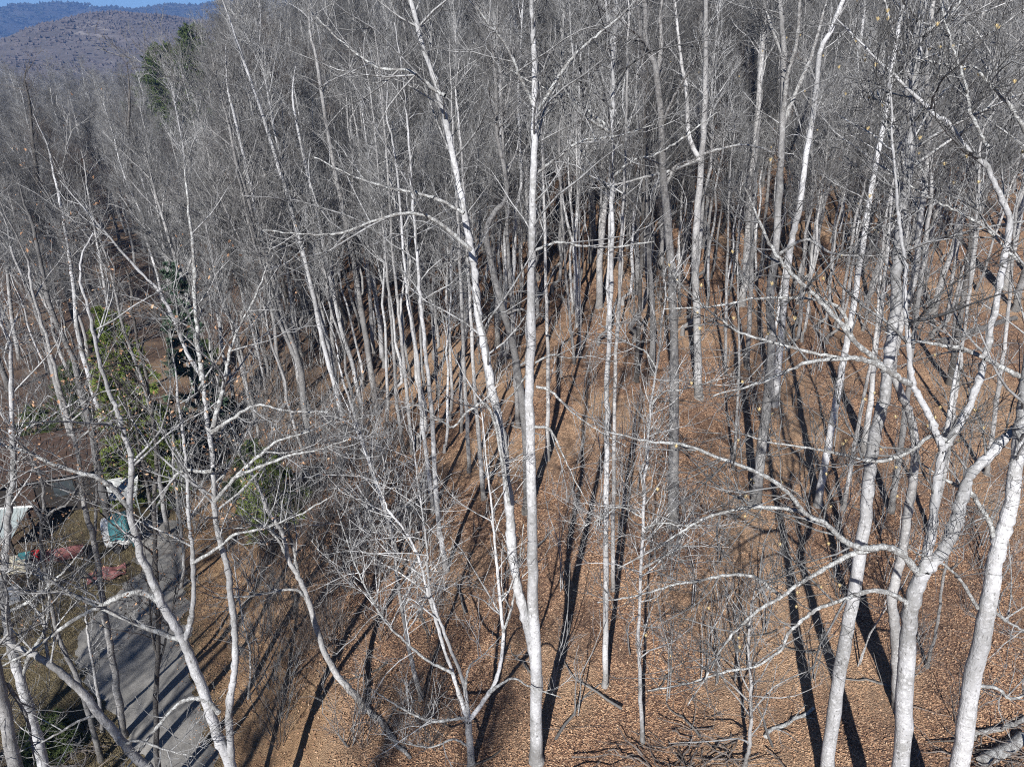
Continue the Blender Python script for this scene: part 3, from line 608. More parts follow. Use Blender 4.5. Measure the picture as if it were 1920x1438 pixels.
# ------------------------------------------------------------------ woodland trees: a few kinds, copied
def proto_tree(seed, H, r0, kind):
    rg = np.random.default_rng(seed); k = 14
    t = np.linspace(0, 1, k); sway = np.cumsum(rg.normal(0, .10 if kind != 'crooked' else .26, (k, 2)), axis=0)
    P = np.stack([sway[:, 0], sway[:, 1], -.4+t*(H+.4)], 1); R = r0*(1-t)**.75+.012
    P = np.insert(P, 1, [[0, 0, 0.], [0, 0, .5]], 0); R = np.insert(R, 1, [r0*1.35, r0*1.02]); P[0, :2] = 0; R[0] = r0*1.7; k = 16; t = np.linspace(0, 1, k)
    tm = MB(); tm.tube(P, R, 7)
    mb = MB()
    lo = {'poplar': .5, 'spread': .42, 'pole': .6, 'crooked': .38, 'twin': .45}[kind]
    nl = {'poplar': 15, 'spread': 15, 'pole': 10, 'crooked': 13, 'twin': 14}[kind]
    Ln = {'poplar': (2.2, 5.), 'spread': (4., 8.), 'pole': (1.4, 3.), 'crooked': (3., 6.5), 'twin': (2.5, 5.5)}[kind]
    par, prad = P[None], R[None]
    if kind == 'twin':
        A2, R2 = grow(rg, P[None, 4:9], R[None, 4:9], 2, .2, .8, (H*.5, H*.6), (14, 24), .5, .06, 16, .01, .05, taper=.12)
        tm.tube(A2, R2*1.2, 6); par = np.concatenate([par, A2]); prad = np.concatenate([prad, R2])
    L, RL = grow(rg, par, prad, nl, lo, .97, Ln, (30, 60), .55 if kind != 'spread' else .35, .12, 8, .013, .02, crook=.2, taper=.2)
    tm.tube(L, RL, 5)
    TP = np.concatenate([L, np.stack([resample(P[9:], R[9:], 8)[0]])]); TR = np.concatenate([RL, np.stack([resample(P[9:], R[9:], 8)[1]])])
    n1 = {'poplar': 190, 'spread': 260, 'pole': 90, 'crooked': 210, 'twin': 210}[kind]
    A, Ra = grow(rg, TP, TR, n1, .1, 1., (.9, 2.4), (28, 65), .45, .16, 5, .011, .013, crook=.25); mb.tube(A, Ra, 3); nA = mb.n
    B, Rb = grow(rg, A, Ra, n1*5, .15, 1., (.45, 1.3), (22, 62), .35, .2, 4, .009, .0095, crook=.25); mb.tube(B, Rb, 3); nB = mb.n
    D, Rd = grow(rg, B, Rb, n1*9, .2, 1., (.25, .7), (22, 60), .3, .2, 2, .008, .008); mb.tube(D, Rd, 3)
    return tm.mesh('trunk'), mb.mesh('crown', attr={'thin': np.r_[np.zeros(nA), np.full(nB-nA, .6), np.ones(mb.n-nB)]})
KINDS = {'poplar': 'tall straight', 'spread': 'broad crowned', 'pole': 'thin pole like', 'crooked': 'crooked', 'twin': 'twin stemmed'}
PROTO = []; PH = [22, 20, 24, 18, 19, 17, 20, 14, 17, 12, 17, 15, 20, 17]
for k, (kd, H, r0) in enumerate([('poplar', 22, .21), ('poplar', 20, .17), ('poplar', 24, .25), ('poplar', 18, .14), ('spread', 19, .22), ('spread', 17, .2), ('spread', 20, .26),
                                 ('pole', 14, .09), ('pole', 17, .11), ('pole', 12, .08), ('crooked', 17, .19), ('crooked', 15, .15), ('twin', 20, .2), ('twin', 17, .17)]):
    PROTO.append((kd, proto_tree(100+k, H, r0, kd)))
def hash_bark(kd, rg):
    return rg.choice(['white', 'pale', 'grey', 'dark'], p=[.2, .38, .28, .14])
cache = {}
def wood_tree(pi, bark, x, y, s, rz, lean, label, group, cat='bare tree'):
    kd, (tm, cm) = PROTO[pi]
    a, b = tm, cm
    if not a.materials: a.materials.append(BARK_PALE); b.materials.append(TWIG_PALE)
    root = thing('bare_tree', label, 'bare tree', (x, y, float(terrain(x, y))), rz, group)
    root.scale = (s, s, s*rng.uniform(.95, 1.1)); root.rotation_euler = (lean[0], lean[1], rz)
    for nm, me, mt in (('trunk', a, BARKS[bark][0]), ('crown', b, BARKS[bark][1])):
        o = bpy.data.objects.new(nm, me); C.objects.link(o); o.parent = root
        o.material_slots[0].link = 'OBJECT'; o.material_slots[0].material = mt
    if cat != 'bare tree': root.name = 'slim_tree'; root['category'] = cat
    return root
def allowed(px, py):
    lim = 600 if px > 1250 else 640 if px > 980 else 690 if px > 700 else 760 if px > 600 else 900
    return py < lim
placed = []
def zone_label(kd, bark, px, py, Yd):
    if px < 190: z = 'near the left edge of the valley wood' if py > 330 else 'far back at the left edge'
    elif px < 420: z = 'in the valley wood above the conifers' if py > 330 else 'far back in the valley wood'
    elif px < 600: z = 'at the foot of the slope edge' if py > 380 else 'far up behind the slope edge'
    elif px < 800: z = 'among striped shadows left of the middle' if py > 420 else 'upslope, left of the white stem'
    elif px < 1050: z = 'just behind the tall middle trunk' if py > 380 else 'far behind the tall middle trunk'
    elif px < 1280: z = 'behind the slim folded limb tree' if py > 380 else 'far upslope of the grey column'
    elif px < 1560: z = 'behind the stout three way fork' if py > 380 else 'far upslope of the stout fork'
    else: z = 'behind the tall right trunks' if py > 380 else 'high on the slope at far right'
    return f'{KINDS[kd]} {bark} bare tree {z}'
n_wood = 0; tries = 0
while n_wood < 220 and tries < 60000:
    tries += 1
    Yd = 24+ (rng.random()**.75)*64
    az = rng.uniform(-.80, .80) if rng.random() < .7 else rng.uniform(-.82, -.25); x = az*Yd
    z = float(terrain(x, Yd)); px, py = project(np.array([x, Yd, z]))
    if not (-190 < px < 2110) or not allowed(px, py): continue
    if abs(x-road_x(Yd)) < 3.4 or (x < road_x(Yd)-2 and x > road_x(Yd)-16 and Yd < 47): continue
    dmin = 2.4 if Yd < 60 else 2.9
    if any((x-a)**2+(Yd-b)**2 < dmin**2 for a, b in placed): continue
    if 170 < px < 330 and Yd < 40: continue
    tx, ty = project(np.array([x, Yd, z+20]))
    if 250 < tx < 425 and ty < 190: continue
    placed.append((x, Yd))
    left = px < 760
    pi = rng.choice(len(PROTO), p=np.array([3, 3, 2.5, 3, 2.4, 2.4, 2, 2., 2., 2., 1.6, 1.6, 1.6, 1.6])/31.3*np.ones(14)/np.sum(np.array([3, 3, 2.5, 3, 2.4, 2.4, 2, 2., 2., 2., 1.6, 1.6, 1.6, 1.6])/31.3))
    if px < 470:
        while PH[pi] > 17 and project(np.array([x, Yd, z+PH[pi]*.95]))[1] < 150: pi = rng.choice([7, 9, 11])
    s = rng.uniform(.82, 1.1)*(.86 if px < 500 else 1.0)*(.9 if 500 <= px < 900 and Yd > 60 else 1.)
    lean = (rng.normal(0, .035), rng.normal(-.07 if 380 < px < 760 else 0., .04))
    bark = hash_bark(PROTO[pi][0], rng)
    wood_tree(pi, bark, x, Yd, s, 0.0 if abs(lean[1]) > .05 else rng.uniform(0, 6.28), lean, zone_label(PROTO[pi][0], bark, px, py, Yd), 'bare trees of the wood')
    n_wood += 1
SLIM = 0; tries = 0  # more slim bare trees of the wood, copied from the pole kinds
while SLIM < 292 and tries < 60000:
    tries += 1
    Yd = 27+rng.random()*55; ch = rng.random(); x = rng.uniform(-.75, .7)*Yd if ch < .25 else rng.uniform(-.42, .02)*Yd if ch < .58 else rng.uniform(-.02, .68)*Yd
    px, py = project(np.array([x, Yd, float(terrain(x, Yd))]))
    if not (-100 < px < 2000) or not py < (660 if px > 1000 else 700 if px > 900 else 860): continue
    if road_left(Yd)-1 < x < road_right(Yd)+1 or (x < road_x(Yd)-1 and Yd < 40): continue
    if 180 < px < 330 and py > 640: continue
    if any((x-a)**2+(Yd-b)**2 < 1.2**2 for a, b in placed): continue
    placed.append((x, Yd)); bark = rng.choice(['white', 'pale', 'grey'], p=[.3, .45, .25])
    where = ('at the left edge of the wood' if px < 300 else 'in the valley wood' if px < 480 else 'in the tangle at the slope edge' if px < 680 else 'among the striped shadows' if px < 960 else 'behind the tall middle trunk' if px < 1240 else 'upslope behind the grey column' if px < 1500 else 'upslope behind the right trunks')
    sz = rng.uniform(.75, 1.15); ly = rng.normal(-.09 if px < 720 else 0, .04); how = 'left leaning' if ly < -.07 else 'right leaning' if ly > .04 else 'upright'
    wood_tree(int(rng.choice([7, 8, 8, 9])), bark, x, Yd, sz, 0., (rng.normal(0, .03), ly), f"{'tall' if sz > 1.02 else 'short' if sz < .87 else 'mid height'} {how} {bark} young tree {where}", 'slim trees of the wood', 'young tree')
    SLIM += 1
# trees behind and beside the camera: out of frame, they throw the stripes of shade over road and litter
for (x, y, pi, s) in [(-17,4,0,1),(-20,9,4,1),(-14.5,-3,2,.9),(-22,-2,5,1),(-10,-6,1,1),(-26,6,0,1),(-8,-9,2,1),(19,-1,0,1),(24,6,2,1),(13,-12,2,1),(-18,-10,12,1),(-30,0,6,1)]:
    wood_tree(pi, 'pale', x, y, s, rng.uniform(0, 6.28), (0, 0), 'bare tree out of view below the camera whose shadow crosses the ground', 'bare trees beside the camera')

# the rest of the wood, too deep to count: one object per stretch, instanced by geometry nodes
def joined(tm, cm, bark, name):
    me = bpy.data.meshes.new(name); A = []
    vs, qs, mi = [], [], []; n = 0
    for k, m_ in enumerate((tm, cm)):
        v = np.empty(len(m_.vertices)*3, np.float32); m_.vertices.foreach_get('co', v); f = np.empty(len(m_.loops), np.int32); m_.loops.foreach_get('vertex_index', f)
        vs.append(v); qs.append(f+n); n += len(m_.vertices); mi.append(np.full(len(m_.polygons), k, np.int32))
    v = np.concatenate(vs); q = np.concatenate(qs); mi = np.concatenate(mi)
    me.vertices.add(len(v)//3); me.vertices.foreach_set('co', v); me.loops.add(len(q)); me.loops.foreach_set('vertex_index', q)
    me.polygons.add(len(mi)); me.polygons.foreach_set('loop_start', np.arange(len(mi), dtype=np.int32)*4); me.polygons.foreach_set('material_index', mi)
    me.polygons.foreach_set('use_smooth', np.full(len(mi), True)); me.update(calc_edges=True)
    th = me.attributes.new('thin', 'FLOAT', 'POINT'); tv = np.empty(len(cm.vertices), np.float32); cm.attributes['thin'].data.foreach_get('value', tv); th.data.foreach_set('value', np.r_[np.zeros(len(tm.vertices), np.float32), tv])
    for mt in BARKS[bark]: me.materials.append(mt)
    return bpy.data.objects.new(name, me)
FAR = [joined(*PROTO[k][1], bk, 'far_tree') for k, bk in ((0, 'pale'), (2, 'white'), (3, 'grey'), (4, 'grey'), (6, 'pale'), (8, 'pale'), (10, 'grey'), (12, 'pale'), (13, 'dark'))]
def scatter(name, label, pts, smin, smax, seed):
    P = np.array([(x, y, float(terrain(x, y))-.1) for x, y in pts]); me = bpy.data.meshes.new(name); me.vertices.add(len(P)); me.vertices.foreach_set('co', P.astype(np.float32).ravel())
    o = bpy.data.objects.new(name, me); C.objects.link(o)
    ng = bpy.data.node_groups.new(name, 'GeometryNodeTree'); ng.interface.new_socket('Geometry', in_out='INPUT', socket_type='NodeSocketGeometry'); ng.interface.new_socket('Geometry', in_out='OUTPUT', socket_type='NodeSocketGeometry')
    N = lambda t: ng.nodes.new(t)
    gi, go, iop, jn = N('NodeGroupInput'), N('NodeGroupOutput'), N('GeometryNodeInstanceOnPoints'), N('GeometryNodeJoinGeometry')
    for f in FAR:
        oi = N('GeometryNodeObjectInfo'); oi.inputs['Object'].default_value = f; oi.inputs['As Instance'].default_value = True; ng.links.new(oi.outputs['Geometry'], jn.inputs[0])
    rr = N('FunctionNodeRandomValue'); rr.data_type = 'FLOAT_VECTOR'; rr.inputs[0].default_value = (-.06, -.06, 0); rr.inputs[1].default_value = (.06, .06, 6.28); rr.inputs['Seed'].default_value = seed
    rs = N('FunctionNodeRandomValue'); rs.data_type = 'FLOAT'; rs.inputs[2].default_value = smin; rs.inputs[3].default_value = smax; rs.inputs['Seed'].default_value = seed+1
    ng.links.new(gi.outputs[0], iop.inputs['Points']); ng.links.new(jn.outputs[0], iop.inputs['Instance']); iop.inputs['Pick Instance'].default_value = True
    ng.links.new(rr.outputs[0], iop.inputs['Rotation']); ng.links.new(rs.outputs[1], iop.inputs['Scale']); ng.links.new(iop.outputs[0], go.inputs[0])
    md = o.modifiers.new('scatter', 'NODES'); md.node_group = ng
    tag(o, label, 'far woods', kind='stuff')
pts = []
while len(pts) < 800:
    Yd = 84+rng.random()**1.2*330; x = rng.uniform(-.88, -.2)*Yd
    px, py = project(np.array([x, Yd, float(terrain(x, Yd))+14]))
    if -150 < px < 620 and not (262 < project(np.array([x, Yd, 18.]))[0] < 410 and Yd < 136): pts.append((x, Yd))
scatter('valley_wood', 'mass of bare grey tree tops filling the valley floor', pts, .7, .92, 41)
pts = []
while len(pts) < 900:
    Yd = 69+rng.random()*115; x = rng.uniform(-.36, .82)*Yd; pts.append((x, Yd))
scatter('upper_slope_wood', 'mass of bare grey trees high on the hillside', pts, .9, 1.2, 42)

# ------------------------------------------------------------------ brush and saplings
def proto_shrub(seed, H, n, spread):
    rg = np.random.default_rng(seed); k = 6
    ang = rg.uniform(0, 6.28, n); tilt = rg.uniform(.05, spread, n); h = H*rg.uniform(.6, 1.05, n); t = np.linspace(0, 1, k)[None, :, None]
    d = np.stack([np.cos(ang)*tilt, np.sin(ang)*tilt, np.ones(n)], 1)
    P = np.stack([np.cos(ang), np.sin(ang), 0*ang-.1], 1)[:, None]*.12+d[:, None]*t*h[:, None, None]; P[:, 1:] += rg.normal(0, .05*H/3, (n, k-1, 3))
    R = np.linspace(.02, .006, k)[None]*np.ones((n, 1))*(H/4)
    m = MB(); m.tube(P, R, 4)
    A, Ra = grow(rg, P, R, n*6, .25, 1., (.35*H/3, 1.0*H/3), (25, 65), .4, .18, 4, .008, .006, crook=.3)
    m2 = MB(); m2.tube(A, Ra, 3); B, Rb = grow(rg, A, Ra, n*18, .2, 1., (.15, .5), (25, 65), .3, .2, 2, .008, .005); m2.tube(B, Rb, 3)
    return m.mesh('stem'), m2.mesh('twigs')
SH = []
for k, (H, n, sp) in enumerate([(3.2, 7, .45), (4.4, 5, .3), (2.4, 9, .7), (5.2, 2, .15)]):
    a, b = proto_shrub(500+k, H, n, sp); a.materials.append([TWIG_GREY, TWIG_PALE, TWIG_BROWN, TWIG_PALE][k]); b.materials.append([TWIG_GREY, TWIG_PALE, TWIG_BROWN, TWIG_PALE][k]); SH.append((a, b))
def shrub(x, y, k, s, label, group):
    root = thing('bare_shrub' if k != 3 else 'sapling', label, 'shrub' if k != 3 else 'sapling', (x, y, float(terrain(x, y))), rng.uniform(0, 6.28), group); root.scale = (s,)*3
    for nm, me in zip(('stem', 'twigs'), SH[k]):
        o = bpy.data.objects.new(nm, me); C.objects.link(o); o.parent = root; o['kind'] = 'stuff'
ZONES = [((440, 860), (960, 1410), 30, 'brown bare shrub scattered below the low forked vee', 'brush at bottom centre', (2, 0)),
         ((430, 740), (640, 1060), 34, 'dark bare shrub filling the hollow at the foot of the slope edge', 'brush in the hollow', (2, 0)),
         ((-20, 330), (560, 850), 40, 'bare shrub in the undergrowth behind the cabin', 'undergrowth behind the cabin', (0, 2)),
         ((980, 1900), (600, 1400), 34, 'bare sapling dotted over the open litter slope', 'saplings on the open slope', (3, 3)),
         ((590, 800), (800, 1060), 24, 'grey bare shrub in the tangled brush at centre left', 'brush at centre left', (0, 1, 2)),
         ((250, 400), (960, 1045), 9, 'bare shrub closing the upper end of the road', 'brush at the road end', (0, 1)),
         ((470, 660), (1010, 1290), 14, 'bare brown shrub on the bank right of the road', 'brush on the bank', (0, 2)),
         ((20, 190), (1030, 1300), 5, 'bare shrub on the verge left of the road', 'brush on the verge', (2, 2)),
         ((1000, 1240), (700, 1000), 9, 'thin sapling on the litter around the slim middle trunks', 'saplings in the middle', (3, 3)),
         ((1280, 1500), (1000, 1400), 7, 'thin sapling on the open litter at lower right', 'saplings at lower right', (3, 3)),
         ((1560, 1900), (1050, 1430), 9, 'bare shrub in the shade between the big right trunks', 'brush at lower right', (0, 1, 2)),
         ((680, 1000), (560, 760), 10, 'small bare shrub among the striped shadows', 'brush among shadows', (1, 2)),
         ((1050, 1900), (420, 640), 22, 'small bare shrub high on the litter slope', 'brush on the upper slope', (0, 1, 3)),
         ((640, 1900), (250, 420), 40, 'small bare shrub under the trees of the upper slope', 'undergrowth of the upper slope', (0, 1, 3)),
         ((0, 640), (330, 800), 66, 'bare undergrowth shrub in the valley wood at upper left', 'undergrowth of the valley wood', (0, 1)),
         ((300, 600), (640, 960), 30, 'bare shrub in the valley wood below the slope', 'brush in the valley', (0, 1))]
for (xa, xb), (ya, yb), n, lb, gp, ks in ZONES:
    for _ in range(n):
        qx, qy = rng.uniform(xa, xb), rng.uniform(ya, yb); p = on_ground(qx, qy)
        if 190 < qx < 330 and 690 < qy < 1000: continue
        if road_left(p[1])-.3 < p[0] < road_right(p[1])+.3: continue
        k = int(rng.choice(ks)); sc_ = rng.uniform(.7, 1.2); nm = lb if k != 3 else lb.replace('small bare shrub', 'thin bare sapling')
        nm = ('small ' if sc_ < .87 else 'large ' if sc_ > 1.04 else 'middling ')+nm.replace('small ', '')
        shrub(p[0], p[1], k, sc_*(1.55 if 'undergrowth' in gp or 'hollow' in gp else 1.), nm, gp+(' saplings' if k == 3 and 'sapling' not in gp else ''))

# ------------------------------------------------------------------ evergreens
def needle_mat(name, a, b):
    m = NT(name); f = m.noise(m.coord(), 1.3, 3, .7)
    return m.col(m.mix(m.ramp(f, [(.35, (0, 0, 0)), (.65, (1, 1, 1))]), a, b))
NEEDLE = needle_mat('pine_needles', (.042, .064, .024), (.105, .135, .048))
NEEDLE_Y = needle_mat('bright_needles', (.09, .13, .027), (.20, .245, .06))
NEEDLE_B = needle_mat('blue_green_needles', (.045, .08, .055), (.095, .145, .09))
def evergreen(label, x, y, H, Wd, mat, seed, lo=.12, nb=70, name='evergreen_tree', shape=1., rag=.35, leaf=.2, dn=45):
    rg = np.random.default_rng(seed); base = (x, y, float(terrain(x, y)))
    root = thing(name, label, 'evergreen', base)
    t = np.linspace(0, 1, 8); P = np.stack([np.cumsum(rg.normal(0, .05, 8)), np.cumsum(rg.normal(0, .05, 8)), -.3+t*(H+.3)], 1)
    m = MB(); m.tube(P, H*.011*(1-t)+.02, 7); m.obj('trunk', BARK_DARK, root)
    tt = lo+(1-lo)*rg.random(nb)**.9; an = rg.uniform(0, 6.28, nb)
    env = np.clip((1-tt)/(1-lo), .03, 1)**shape*Wd*.5*rg.uniform(1-rag, 1.15, nb)
    A = np.zeros((nb, 5, 3)); pos = np.stack([np.interp(tt, t, P[:, 0]), np.interp(tt, t, P[:, 1]), tt*H], 1)
    for j in range(5):
        f = j/4; A[:, j] = pos+np.stack([np.cos(an)*env*f, np.sin(an)*env*f, env*(.28*f-.25*f*f+(.35 if True else 0)*f*(tt-.3))], 1)
    Ra = np.linspace(1, .2, 5)[None]*np.clip(env[:, None]*.012, .008, .06)
    b = MB(); b.tube(A, Ra, 3); b.obj('limb', BARK_DARK, root)['kind'] = 'stuff'
    B, Rb = grow(rg, A, Ra, nb*7, .2, 1., (.25*Wd*.25, .25*Wd*.5), (25, 60), .1, .1, 3, .01, .006)
    n = dn; B = B[rg.permutation(len(B))]; Bp = np.repeat(B, n, 0); f = rg.random(len(Bp))[:, None]*2; i0 = np.minimum(f.astype(int), 1)[:, 0]; fr = f-i0[:, None]
    ar = np.arange(len(Bp)); pos = Bp[ar, i0]*(1-fr)+Bp[ar, i0+1]*fr; d = nrm(nrm(Bp[:, 2]-Bp[:, 0])+rg.normal(0, .65, (len(Bp), 3)))
    L = leaf*rg.uniform(.6, 1.2, len(Bp))[:, None]; sd = nrm(np.cross(d, rg.normal(size=d.shape)))*L*.12
    V = np.stack([pos-sd, pos+sd, pos+d*L], 1).reshape(-1, 3)
    k = MB(); k.add(V, None, np.arange(len(Bp))[:, None]*3+np.array([[0, 1, 2]])); o = k.obj('foliage', mat, root, smooth=False)
    return root
for px, zt, Wd, lb, sd in ((369, 24.9, 16., 'tall dark bushy pine rising above the bare wood at upper left', 71), (311, 22.2, 16., 'smaller dark pine left of the tall one at upper left', 72)):
    p = at(px, 113, 132); evergreen(lb, p[0], 132, zt-float(terrain(p[0], 132)), Wd, NEEDLE, sd, .4, 190, 'pine_tree', .6, .3, .6)
p = on_ground(292, 935); evergreen('tall narrow yellow green conifer behind the twigs at left', p[0], p[1], 11, 4.4, NEEDLE_Y, 73, .02, 210, shape=.5, leaf=.24, dn=95)
evergreen('blue green conifer tip behind the yellow green one', p[0]+.9, p[1]+5, 12.2, 3.8, NEEDLE_B, 74, .05, 120, shape=.6, leaf=.22, dn=60)
for k, (px, py, H, Wd, lb) in enumerate([(520, 985, 3.6, 3.4, 'low bright green evergreen above the clay bank'), (475, 930, 3., 3.2, 'dark green evergreen bush left of the bank evergreen'), (415, 820, 3., 3., 'dim green evergreen in shade behind the forked white tree'),
      (400, 720, 3.4, 2.8, 'green evergreen deep in the wood, upper one right of the yellow green conifer'), (105, 880, 4., 4., 'dark green evergreen beside the brown roof'), (160, 800, 4.5, 3.4, 'green evergreen left of the yellow green conifer'), (330, 860, 3.4, 3., 'small green evergreen by the road bend'),
      (95, 1400, 1.2, 2., 'low green bush at the lower left verge')]):
    p = on_ground(px, py); evergreen(lb, p[0], p[1], H, Wd, NEEDLE_Y if k in (0,) else NEEDLE, 80+k, .02, 90, 'evergreen_bush', .45, .4, .18, 80 if k < 5 else 45)

# ------------------------------------------------------------------ homestead at the left edge
SHINGLE = plain('brown_shingles', (.07, .045, .035), (.035, .025, .02), 6, .9, .4)
WALLM = plain('dark_boards', (.035, .03, .027), (.022, .02, .018), 5)
METAL = plain('grey_green_sheet_metal', (.33, .37, .36), (.24, .27, .265), 3, .5, 0, .4)
WHITE = plain('white_paint', (.75, .75, .73), (.6, .6, .58), 4, .5)
PALEW = plain('weathered_white_sheet', (.55, .56, .55), (.34, .35, .35), 2.5, .6, c2lim=(.45, .6))
TEAL = plain('teal_tarp', (.05, .19, .205), (.035, .14, .155), 3, .55, .3, .3)
REDM = plain('faded_red', (.24, .10, .095), (.13, .06, .058), 5, .7)
REDB = plain('bright_red', (.55, .03, .04), (.4, .02, .03), 5, .5)
CREAM = plain('cream_plastic', (.55, .5, .38), (.45, .41, .31), 5, .6)
DARKM = plain('dark_rubber', (.03, .03, .032), None, 5)
GLASS = plain('dark_glass', (.05, .06, .065), None, 2, .1, 0, .5)
# brown roofed cabin
ctr = on_ground(70, 985); hx, hy = ctr[0]-1.4, ctr[1]+2.6; hz = float(terrain(hx, hy)); rz = math.radians(22)
cab = thing('cabin', 'low dark cabin with a brown shingle roof half hidden by twigs at left', 'cabin', (hx, hy, hz), rz)
b = MB(); b.box((0, 0, 1.2), (7.4, 4.4, 2.6)); b.obj('wall', WALLM, cab, smooth=False)
sl_ = math.radians(24)
for sg in (-1, 1):
    rf = MB(); rf.box((0, sg*1.36, 3.02), (8.2, 2.95, .09), 0, -sg*sl_); ro = rf.obj('roof', SHINGLE, cab, smooth=False)
    for r_ in range(9):
        for c_ in range(13):
            u = -4.1+.315+c_*.63+(.3 if r_ % 2 else 0)
            if u > 4.0: continue
            s = -1.3+.16+r_*.325
            q = MB(); q.box((0, 0, 0), (.6, .36, .03), 0, 0)
            if (r_, c_, sg) == (0, 0, -1): shing = q.mesh('shingle', False); shing.materials.append(SHINGLE)
            o = bpy.data.objects.new('shingle', shing); C.objects.link(o); o.parent = ro
            o.location = (u, sg*(1.36+s*math.cos(sl_)), 3.02-s*math.sin(sl_)+.075); o.rotation_euler = (-sg*sl_-.06*sg+rng.normal(0, .01), 0, rng.normal(0, .012))
for u in (-2.2, 1.8):
    f_ = MB(); f_.box((u, -2.22, 1.4), (1.1, .07, 1.)); fo = f_.obj('window', WALLM, cab, smooth=False); g_ = MB(); g_.box((u, -2.262, 1.4), (.95, .02, .85)); g_.obj('pane', GLASS, fo, smooth=False)
d_ = MB(); d_.box((0, -2.225, 1.0), (.9, .08, 2.)); do = d_.obj('door', SHINGLE, cab, smooth=False); k_ = MB(); k_.box((.35, -2.29, 1.), (.06, .06, .12)); k_.obj('handle', METAL, do)
# lean-to with a grey sheet roof
p = on_ground(18, 1040); x, y = p[0]-.1, p[1]+.4; z = float(terrain(x, y))
sh = thing('open_shed', 'small open lean-to with a grey green sheet metal roof at the left edge', 'shed', (x, y, z), math.radians(8)); sh.scale = (.85, .85, .9)
for k in range(6):
    q = MB(); q.box((-.7+k*.28, 0, 1.62+(.012 if k % 2 else 0)), (.29, 2.7, .03), 0, math.radians(12)); q.obj('roof_panel', METAL, sh, smooth=False)
for a, b_, h in ((-.75, -1.2, 1.3), (.8, -1.2, 1.3), (-.75, 1.2, 1.85), (.8, 1.2, 1.85)):
    q = MB(); q.box((a, b_, h/2), (.1, .1, h)); q.obj('post', WALLM, sh, smooth=False)
q = MB(); q.box((0, 1.3, 1.92), (2.2, .08, .1)); q.obj('beam', WHITE, sh, smooth=False)
# white-fronted trailer under a teal tarp
p = on_ground(216, 1036); x, y = p[0], p[1]+.6; z = float(terrain(x, y))
tr = thing('covered_trailer', 'small white trailer half covered by a teal tarp beside the road', 'trailer', (x, y, z), math.radians(18)); tr.scale = (.58, .8, 1.)
q = MB(); prof = [(-.65, .35), (.65, .35), (.75, .8), (.62, 1.35), (.25, 1.62), (-.25, 1.62), (-.62, 1.35), (-.75, .8)]
ring = lambda X_, s: [(X_, a*s, c_) for a, c_ in prof]
Vs = []
for X_, s in ((-1.0, .8), (-.85, 1), (.1, 1), (.95, 1), (1.1, .85)): Vs += ring(X_, s)
n = 8; Q = [(r_*n+k, r_*n+(k+1) % n, (r_+1)*n+(k+1) % n, (r_+1)*n+k) for r_ in range(4) for k in range(n)] + [(0, 1, 2, 7), (7, 2, 3, 6), (6, 3, 4, 5), (32, 39, 34, 33), (39, 38, 35, 34), (38, 37, 36, 35)]
q.add(Vs, Q); q.obj('body', WHITE, tr, smooth=False)
q = MB(); us = np.linspace(-.35, 1.3, 12); vs = np.linspace(-1, 1, 13)
U, Vv = np.meshgrid(us, vs); Zt = 1.76-.95*np.abs(Vv)**4+.05*np.sin(U*9)+.04*np.sin(Vv*11+U*5); Zt -= .6*sm(U, 1.0, 1.3)
ii = (np.arange(12)[:, None]*12+np.arange(11)[None]).ravel(); q.add(np.stack([U, Vv*.94, Zt], -1).reshape(-1, 3), np.stack([ii, ii+1, ii+13, ii+12], 1)); q.obj('tarp', TEAL, tr)
for sg in (-1, 1):
    an = np.linspace(0, 2*np.pi, 15)[:-1]; wv = [(-.1+.3*math.cos(a), sg*.8+dx, .3+.3*math.sin(a)) for dx in (-.09, .09) for a in an]
    q = MB(); q.add(wv, [(k, (k+1) % 14, 14+(k+1) % 14, 14+k) for k in range(14)], [(0, k, k+1) for k in range(1, 13)]+[(14, 14+k+1, 14+k) for k in range(1, 13)]); q.obj('wheel', DARKM, tr)
q = MB(); q.box((-1.01, .0, 1.05), (.03, .2, .2)); q.obj('vent', DARKM, tr, smooth=False)
# white panels behind
p = on_ground(214, 990); x, y = p[0], p[1]+1.5
o = thing('white_awning', 'pale grey white sheet awning on posts behind the teal tarp', 'awning', (x, y, float(terrain(x, y))), math.radians(20))
q = MB(); q.box((0, 0, 1.5), (1.5, 1.5, .04), 0, math.radians(20)); q.obj('sheet', PALEW, o, smooth=False)
for a, b_ in ((-.68, -.62), (.68, -.62), (-.68, .62), (.68, .62)): q = MB(); q.box((a, b_, .65+b_*.18), (.06, .06, 1.5+b_*.3)); q.obj('post', METAL, o, smooth=False)
# small yard things
def crate(label, px, py, d, mat, lidmat, name, cat, rz=.3):
    p = on_ground(px, py); x, y = p[0], p[1]; o = thing(name, label, cat, (x, y, float(terrain(x, y))), rz)
    q = MB(); q.box((0, 0, d[2]/2), d, taper=1.12); q.obj('body', mat, o, smooth=False)
    q = MB(); q.box((0, 0, d[2]+.05), (d[0]*1.18, d[1]*1.18, .09)); q.obj('lid', lidmat, o, smooth=False)
    for sg in (-1, 1): q = MB(); q.box((sg*d[0]*.61, 0, d[2]*.75), (.05, d[1]*.4, .06)); q.obj('handle', DARKM, o, smooth=False)
crate('cream storage box with a teal end beside the grey sheet roof', 32, 1068, (.9, .6, .5), CREAM, CREAM, 'storage_box', 'box')
crate('teal tub touching the cream storage box', 50, 1060, (.45, .5, .5), TEAL, TEAL, 'plastic_tub', 'tub')
crate('small bright red bin on the grass by the lean-to', 67, 1050, (.35, .35, .35), REDB, REDB, 'red_bin', 'bin')
crate('white cooler lying near the left edge below the lean-to', 20, 1128, (.75, .5, .5), WHITE, WHITE, 'cooler', 'cooler', .6)
p = on_ground(128, 1052); x, y = p[0], p[1]
